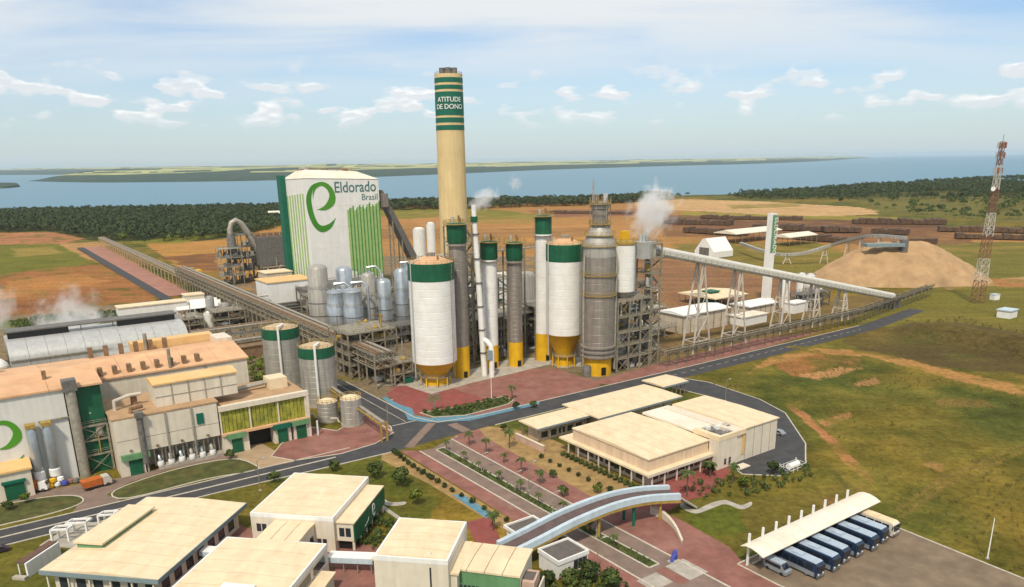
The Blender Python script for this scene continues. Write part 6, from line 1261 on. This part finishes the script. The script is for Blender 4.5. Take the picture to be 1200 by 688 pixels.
def palm_proto(seed, h=5.2):
    rd = random.Random(seed); m = MB(); m.tube([(0,0,0),(.08,.02,h*.5),(.0,.05,h)], [.20,.15,.13], 8); tr = m.mesh('trunk', TRUNK); f = MB()
    for k in range(17):
        a = k*2.399; up = rd.uniform(.0, 1.25); L = rd.uniform(1.9, 2.5); pts = []
        for j in range(7):
            u = j/6; rr = L*u*(.9-.12*u); z = h+up*L*.5*u-1.35*u*u*(1.25-up*.4); pts.append(Vector((rr*math.cos(a), rr*math.sin(a)+.05, z)))
        side = Vector((-math.sin(a), math.cos(a), 0))
        for j in range(1, 7):
            p, q = pts[j-1], pts[j]; w = .42*(1-abs(j/6-.45)*1.1)
            for sg in (-1, 1): f.add([p, q, q+side*sg*w+Vector((0,0,-.18)), p+side*sg*w*1.0+Vector((0,0,-.18))], [(0,1,2,3)])
    return f.mesh('crown', LEAFM, False), tr
PALM = [palm_proto(1), palm_proto(2, 4.4)]
TUFT = leafmat('dry_grass', (.09, .085, .02), (.19, .16, .05))
k = 0
for i in range(9): a_, b_ = -1.5+.5*math.sin(i*2.1), 14+i*8.6; x, y = AB(a_, b_); place_tree('palm_tree', f'{ORD[i]} young palm in the avenue median from the junction', x, y, random.uniform(.55,.8), PALM[i % 2], 'palms of the avenue')
for i in range(5): a_, b_ = 6.0+.4*math.sin(i), 14+i*8.4; x, y = AB(a_, b_); place_tree('palm_tree', f'{ORD[i]} palm along the right footway from the junction', x, y, random.uniform(.65,.95), PALM[(i+1) % 2], 'palms of the avenue')
for i, (p, s, lab) in enumerate((((-1.00, 201.23), 1.0, 'leaning palm at the start of the ochre bed'),((42.32, 242.88), .9, 'palm beside the small square canopy'),((41.62, 167.25), 1.15, 'palm in the red forecourt of the canteen'),((49.94, 178.20), 1.0, 'left palm in the canteen garden'),((54.62, 174.83), 1.0, 'right palm in the canteen garden'),((-4.61, 151.19), .9, 'palm beside the bridge ramp'),((-0.08, 246.90), .9, 'dark palm at the tip of the green island'))): place_tree('palm_tree', lab, *p, s, PALM[i % 2], 'palms near the canteen')
for i, (p, s, k_, lab) in enumerate((((26.81, 183.51), .9, 1, 'leafy tree at the canteen corner, nearest the eaves'),((29.35, 181.17), .8, 0, 'second leafy tree at the canteen corner'),((20.73, 193.89), .7, 1, 'small tree along the canteen eaves'),((50.05, 180.38), .75, 3, 'dark bushy tree by the white bench wall'),((56.66, 171.66), .7, 2, 'yellow-green tree in the canteen garden'),((66.29, 179.77), .75, 3, 'dark tree at the tip of the service yard'),((-35.60, 181.41), 1.0, 1, 'green tree behind the two-step office'),((-28.23, 175.78), 1.05, 0, 'wide green tree on the lawn'),((-23.09, 164.77), .8, 2, 'yellowish tree on the lawn'),((-60.91, 179.09), .75, 0, 'tree by the street behind the two-step office'),((-47.26, 186.35), .7, 1, 'tree on the street verge right of the offices'),((-91.32, 195.24), .6, 2, 'small tree beside the green-hooded door'),((-78.17, 195.96), .65, 0, 'small tree at the corner of the louvred block'),((-118.35, 169.01), .55, 2, 'small tree on the left verge'),((-120.16, 165.32), .6, 1, 'tree on the left verge at the picture edge'),((14.21, 129.49), .95, 3, 'dark tree at the bottom beside the gatehouse'),((18.00, 126.95), .9, 0, 'tree at the bottom edge right of the gatehouse'),((10.42, 127.16), .9, 1, 'tree at the bottom edge below the gatehouse'),((5.89, 127.29), .8, 3, 'dark shrubby tree at the bottom beside the green wing'),((25.77, 164.01), .6, 2, 'small yellow-green tree behind the footbridge'),((11.96, 168.30), .6, 0, 'small tree on the right footway'),((20.39, 169.96), .55, 2, 'bright small tree near the footbridge landing'),((10.12, 179.69), .5, 0, 'thin tree beside the right footway'),((1.27, 235.73), .6, 3, 'dark tree behind the blue lane'),((6.89, 237.24), .6, 1, 'tree behind the narrow canopy'),((-2.78, 215.47), .5, 3, 'small tree at the start of the ochre bed'))):
    place_tree('garden_tree', lab, *p, s, PROTO[k_], 'garden trees')
for i in range(16):
    a_, b_ = 22.6, 36+i*1.9; x, y = AB(a_, b_); t = link('hedge_shrub', crown_mesh('hedge_shrub', LEAFM, [(0,0,.7,.8),(.3,.5,.8,.6),(-.3,-.5,.7,.6)], 130, .2, 200+i)); t.location = (x, y, 0); tag(t, f'{ORD[i]} shrub in the hedge along the canteen wall from the street end', 'shrub', 'hedge along the canteen')
BUSH = [crown_mesh('bush', LEAFB, [(0,0,.75,.85),(.25,.1,.95,.5),(-.2,.2,.6,.6)], 170, .17, 90+i) for i in range(3)]
pts = catmull([(-13.6,5.5),(-14.6,20),(-14.2,38),(-12.7,62)], 12)
bush_rows = [('row left of the avenue, from the junction', [pts[int(i*(len(pts)-1)/19)] for i in range(20)]), ('row in the right ochre bed, from the junction', [(16.6-.0*i, 34+i*3.9) for i in range(10)])]
for lab, row in bush_rows:
    for i, (a_, b_) in enumerate(row):
        x, y = AB(a_, b_); o = link('clipped_bush', BUSH[i % 3]); o.location = (x, y, 0); o.scale = (random.uniform(.8,1.1),)*3; o.rotation_euler.z = i*1.7; tag(o, f'{ORD[i]} dark clipped bush of the {lab}', 'bush', 'clipped bushes along the avenue')

# ---- woods: one mass per wood, thousands of small leaf clumps
def wood(name, label, poly, n, hs, mat, seed, per=46, dens=None):
    r_ = np.random.default_rng(seed); P_ = np.array(poly); lo, hi = P_.min(0), P_.max(0); pts = []
    while len(pts) < n:
        q = r_.uniform(lo, hi, (n, 2)); q = q[inside(q[:, 0], q[:, 1], poly)]
        if dens: k_ = fbm(q[:, 0]/dens[0], q[:, 1]/dens[0], seed, 3); q = q[k_ > dens[1]]
        pts += list(q)
    pts = np.array(pts[:n]); h = r_.uniform(hs[0], hs[1], n); gz = ground_z(pts[:, 0], pts[:, 1])
    N_ = n*per; base = np.repeat(np.arange(n), per); d = r_.normal(size=(N_, 3)); d /= np.linalg.norm(d, axis=1)[:, None]; d[:, 2] = np.abs(d[:, 2])*1.15-.28
    rad = (h*r_.uniform(.36, .52, n))[base]; c = np.stack([pts[base, 0], pts[base, 1], gz[base]+h[base]*.62], 1)
    p = c+d*rad[:, None]*r_.uniform(.7, 1.08, N_)[:, None]*np.array([1, 1, .85]); a = r_.normal(size=(N_, 3)); a -= (a*d).sum(1)[:, None]*d*.7; a /= np.linalg.norm(a, axis=1)[:, None]; b = np.cross(d, a)
    s = (rad*r_.uniform(.22, .42, N_))[:, None]; V = np.stack([p-a*s-b*s*.7, p+a*s-b*s*.7, p+b*s], 1).reshape(-1, 3)
    # trunks
    T = []
    for sx, sy in ((-.35,0),(.35,0)): T.append(np.stack([pts[:, 0]+sx, pts[:, 1]+sy, gz-.5], 1))
    T.append(np.stack([pts[:, 0], pts[:, 1], gz+h*.6], 1)); V = np.concatenate([V, np.stack(T, 1).reshape(-1, 3)])
    me = bpy.data.meshes.new(name); nf = len(V)//3; me.vertices.add(len(V)); me.vertices.foreach_set('co', V.astype(np.float32).ravel()); me.loops.add(len(V)); me.loops.foreach_set('vertex_index', np.arange(len(V), dtype=np.int32)); me.polygons.add(nf); me.polygons.foreach_set('loop_start', np.arange(0, len(V), 3, dtype=np.int32)); me.update(calc_edges=True); me.materials.append(mat)
    o = link(name, me); o['kind'] = 'stuff'; tag(o, label, 'forest'); return o
wood('lakeside_forest', 'dark dense forest along the lake at the left', [(-1184.49, 1448.11), (-960.59, 1469.90), (-729.96, 1492.35), (-438.52, 1501.47), (-310.16, 1062.18), (-295.97, 953.21), (-330.02, 871.22), (-384.71, 831.96), (-476.43, 883.87), (-498.42, 897.43), (-594.92, 1004.29), (-807.21, 979.08)], 5600, (5, 11), LEAFD, 1, 32)
wood('shore_trees', 'thin dark tree belt along the shore behind the chimney', [(-254.40, 1481.67), (-59.97, 1487.66), (171.14, 1515.34), (329.43, 1644.54), (324.71, 1535.97), (158.14, 1399.31), (-39.72, 1346.41), (-231.44, 1345.21)], 900, (9, 17), LEAFD, 2)
wood('hillside_wood', 'mixed woods on the hills at the right', [(295.45, 1655.68), (539.06, 1742.05), (829.60, 1884.85), (1135.92, 2070.09), (1526.08, 2284.53), (1983.24, 2013.34), (1063.44, 1069.53), (736.85, 1110.63), (646.69, 1218.90), (603.24, 1331.54), (502.81, 1515.27)], 6500, (6, 13), LEAFD, 3, 30, (140, .38))
wood('meadow_trees', 'lighter scattered trees below the hillside wood', [(569.67, 1287.99), (1202.97, 1212.70), (843.26, 843.60), (611.25, 887.57), (530.71, 956.14), (528.59, 1084.04)], 260, (6, 10), LEAFM, 4, 46, (70, .5))
wood('forest_fringe', 'lighter bushes in front of the forest', [(-369.20, 838.80), (-299.25, 978.35), (-306.45, 1061.48), (-335.27, 1163.86), (-350.01, 1069.73), (-380.41, 822.38)], 160, (4, 8), LEAFY, 5)
wood('scrub', 'low scrub around the plant at the left', [(-263.90, 385.82), (-246.91, 402.18), (-215.98, 404.46), (-203.33, 438.73), (-196.36, 417.37), (-208.99, 381.87), (-232.96, 363.61)], 130, (2.5, 5), LEAFM, 6); wood('scrub', 'yellow-green scrub between the tanks and the hall', [(-110.35, 302.45), (-96.33, 308.64), (-82.05, 269.84), (-94.17, 268.26)], 60, (2, 4), LEAFY, 7); wood('island_planting', 'low dense planting on the green island', [(-28.90, 233.65), (-24.69, 230.02), (-15.22, 231.28), (-2.39, 242.27), (-0.08, 245.94), (-3.59, 249.02), (-15.66, 239.23)], 130, (.9, 1.6), LEAFM, 8); wood('scrub', 'loose scrub on the bank at the right', [(188.63, 373.76), (220.23, 384.69), (237.44, 326.28), (217.22, 296.68), (196.74, 348.83)], 200, (.5, 1.3), TUFT, 9, 30, (20, .45)); wood('field_grass', 'rough tufted grass over the eastern field', [(70.03, 259.58), (134.21, 288.06), (175.93, 236.27), (99.66, 124.68), (85.22, 149.90), (90.60, 168.93), (92.15, 215.05)], 9000, (.12, .34), TUFT, 10, 9, (9, .38)); wood('field_weeds', 'taller weeds and seedlings dotted over the eastern field', [(70.03, 259.58), (134.21, 288.06), (175.93, 236.27), (99.66, 124.68), (85.22, 149.90), (90.60, 168.93), (92.15, 215.05)], 420, (.4, 1.1), TUFT, 16, 20, (22, .5)); wood('median_planting', 'low planting in the avenue median', [AB(-2.8,12),AB(-.7,12),AB(-.5,60),AB(.6,92),AB(-1.7,92),AB(-2.5,60)], 220, (.4, .9), LEAFM, 12, 20); wood('garden_planting', 'low garden planting around the canteen paths', [(41.90, 173.22), (57.77, 176.83), (78.33, 185.55), (76.23, 177.21), (59.15, 167.60), (41.98, 164.38)], 90, (.7, 1.8), LEAFM, 13); wood('bottom_planting', 'shrubs at the bottom beside the gatehouse', [(6.16, 132.87), (14.76, 134.91), (22.02, 126.84), (23.74, 118.34), (5.49, 118.82)], 120, (.8, 2.0), LEAFM, 14); wood('court_planting', 'shrubs between the offices', [(-35.31, 145.19), (-31.50, 157.03), (-25.37, 154.72), (-29.17, 143.16)], 70, (.7, 1.6), LEAFM, 15)
for i, (px, py, s) in enumerate([(565.4, 1216.9, 2.0), (625.9, 1272.8, 2.4), (597.7, 1144.3, 2.2), (592.3, 1069.6, 1.9), (659.6, 1129.3, 2.3), (654.5, 1055.5, 2.1), (710.2, 1097.6, 2.5), (550.6, 1293.1, 1.8), (530.1, 1410.0, 2.0), (472.5, 1524.7, 2.1), (-414.7, 827.4, 2.2), (-330.7, 891.8, 1.6)]):
    place_tree('meadow_tree', ('tree in the far meadow, '+ORD[i]+' of those standing free') if i < 10 else ('big round tree in front of the forest edge', 'tree beside the dust filter at the forest edge')[i-10], px, py, s, PROTO[i % 4], 'free-standing meadow trees', z=float(ground_z(np.array([px]), np.array([py]))[0]))
for i, (p, w_, d_, h_, lab) in enumerate((((-368.37, 1188.65), 18, 12, 8, 'far white house at the forest edge, left one'),((-344.80, 1165.82), 16, 12, 8, 'far white house at the forest edge, right one'),((715.99, 1482.37), 16, 10, 5, 'far white house among the hillside woods'))):
    t = thing('far_house', lab, 'house', *p, 15, world=True, z=float(ground_z(np.array([p[0]]), np.array([p[1]]))[0])); bx(t, 'wall', WHITE, (0,0,-1,w_,d_,h_)); gable(t, 'roof', ROOFW, 0, w_, 0, d_, h_, 2)
    for q in range(3): bx(t, 'window', GLASS, (2+q*5,-.1,2,4+q*5,-.01,5))

# ================================================================ STEAM AND HAZE
x, y = (55.76, 299.49); 
def at_depth(p, z): return p
def steam_at(label, w3, size, rot, d, s): return smoke('steam_plume', label, w3, size, rot, d, s)
cx_, cy_ = AB(108, -21)
steam_at('large white steam cloud over the conveyor head', (cx_+3, cy_, 59), (11, 8, 14), (0, 30, 0), .36, 1.3)
steam_at('white steam blowing off the thin pipe stack', ((-9.0, 277.4, 65.2)), (7.5, 4, 4.4), (0, -24, 0), .4, 2.1)
steam_at('thin steam rising from the curved hall roof', ((-190.8, 321.8, 8.0)), (22, 11, 26), (0, 28, 0), .19, 3.7)
steam_at('faint steam at the far left above the field', ((-209.8, 308.3, 22.8)), (9, 7, 14), (0, 20, 0), .09, 4.4)
steam_at('small steam puffs on the machine hall roof', ((-133.2, 251.6, 17.7)), (11, 4, 3.2), (0, -18, 0), .28, 5.2)
steam_at('steam streak beside the penthouse', ((-113.7, 224.3, 9.5)), (2.2, 2.2, 4.6), (0, 25, 0), .7, 6.6)
steam_at('little steam wisp far behind the towers', ((3.9, 509.7, 63.9)), (6, 5, 7), (0, 10, 0), .12, 7.9)
def haze():
    m = bpy.data.materials.new('haze_air'); m.use_nodes = True; t = m.node_tree; n = t.nodes; n.remove(n['Principled BSDF']); pv = n.new('ShaderNodeVolumePrincipled'); t.links.new(pv.outputs[0], n['Material Output'].inputs['Volume'])
    pv.inputs['Color'].default_value = (.80, .91, 1.0, 1); pv.inputs['Density'].default_value = HAZE_D; pv.inputs['Anisotropy'].default_value = .25
    b = MB(); s = 47000; b.box(-s, -4000, -8, s, s, 165); o = b.build('haze', m, None, False); o['kind'] = 'stuff'; o['label'] = 'thin bluish haze over the lake and plain'
HAZE_D = 3.4e-5
haze()
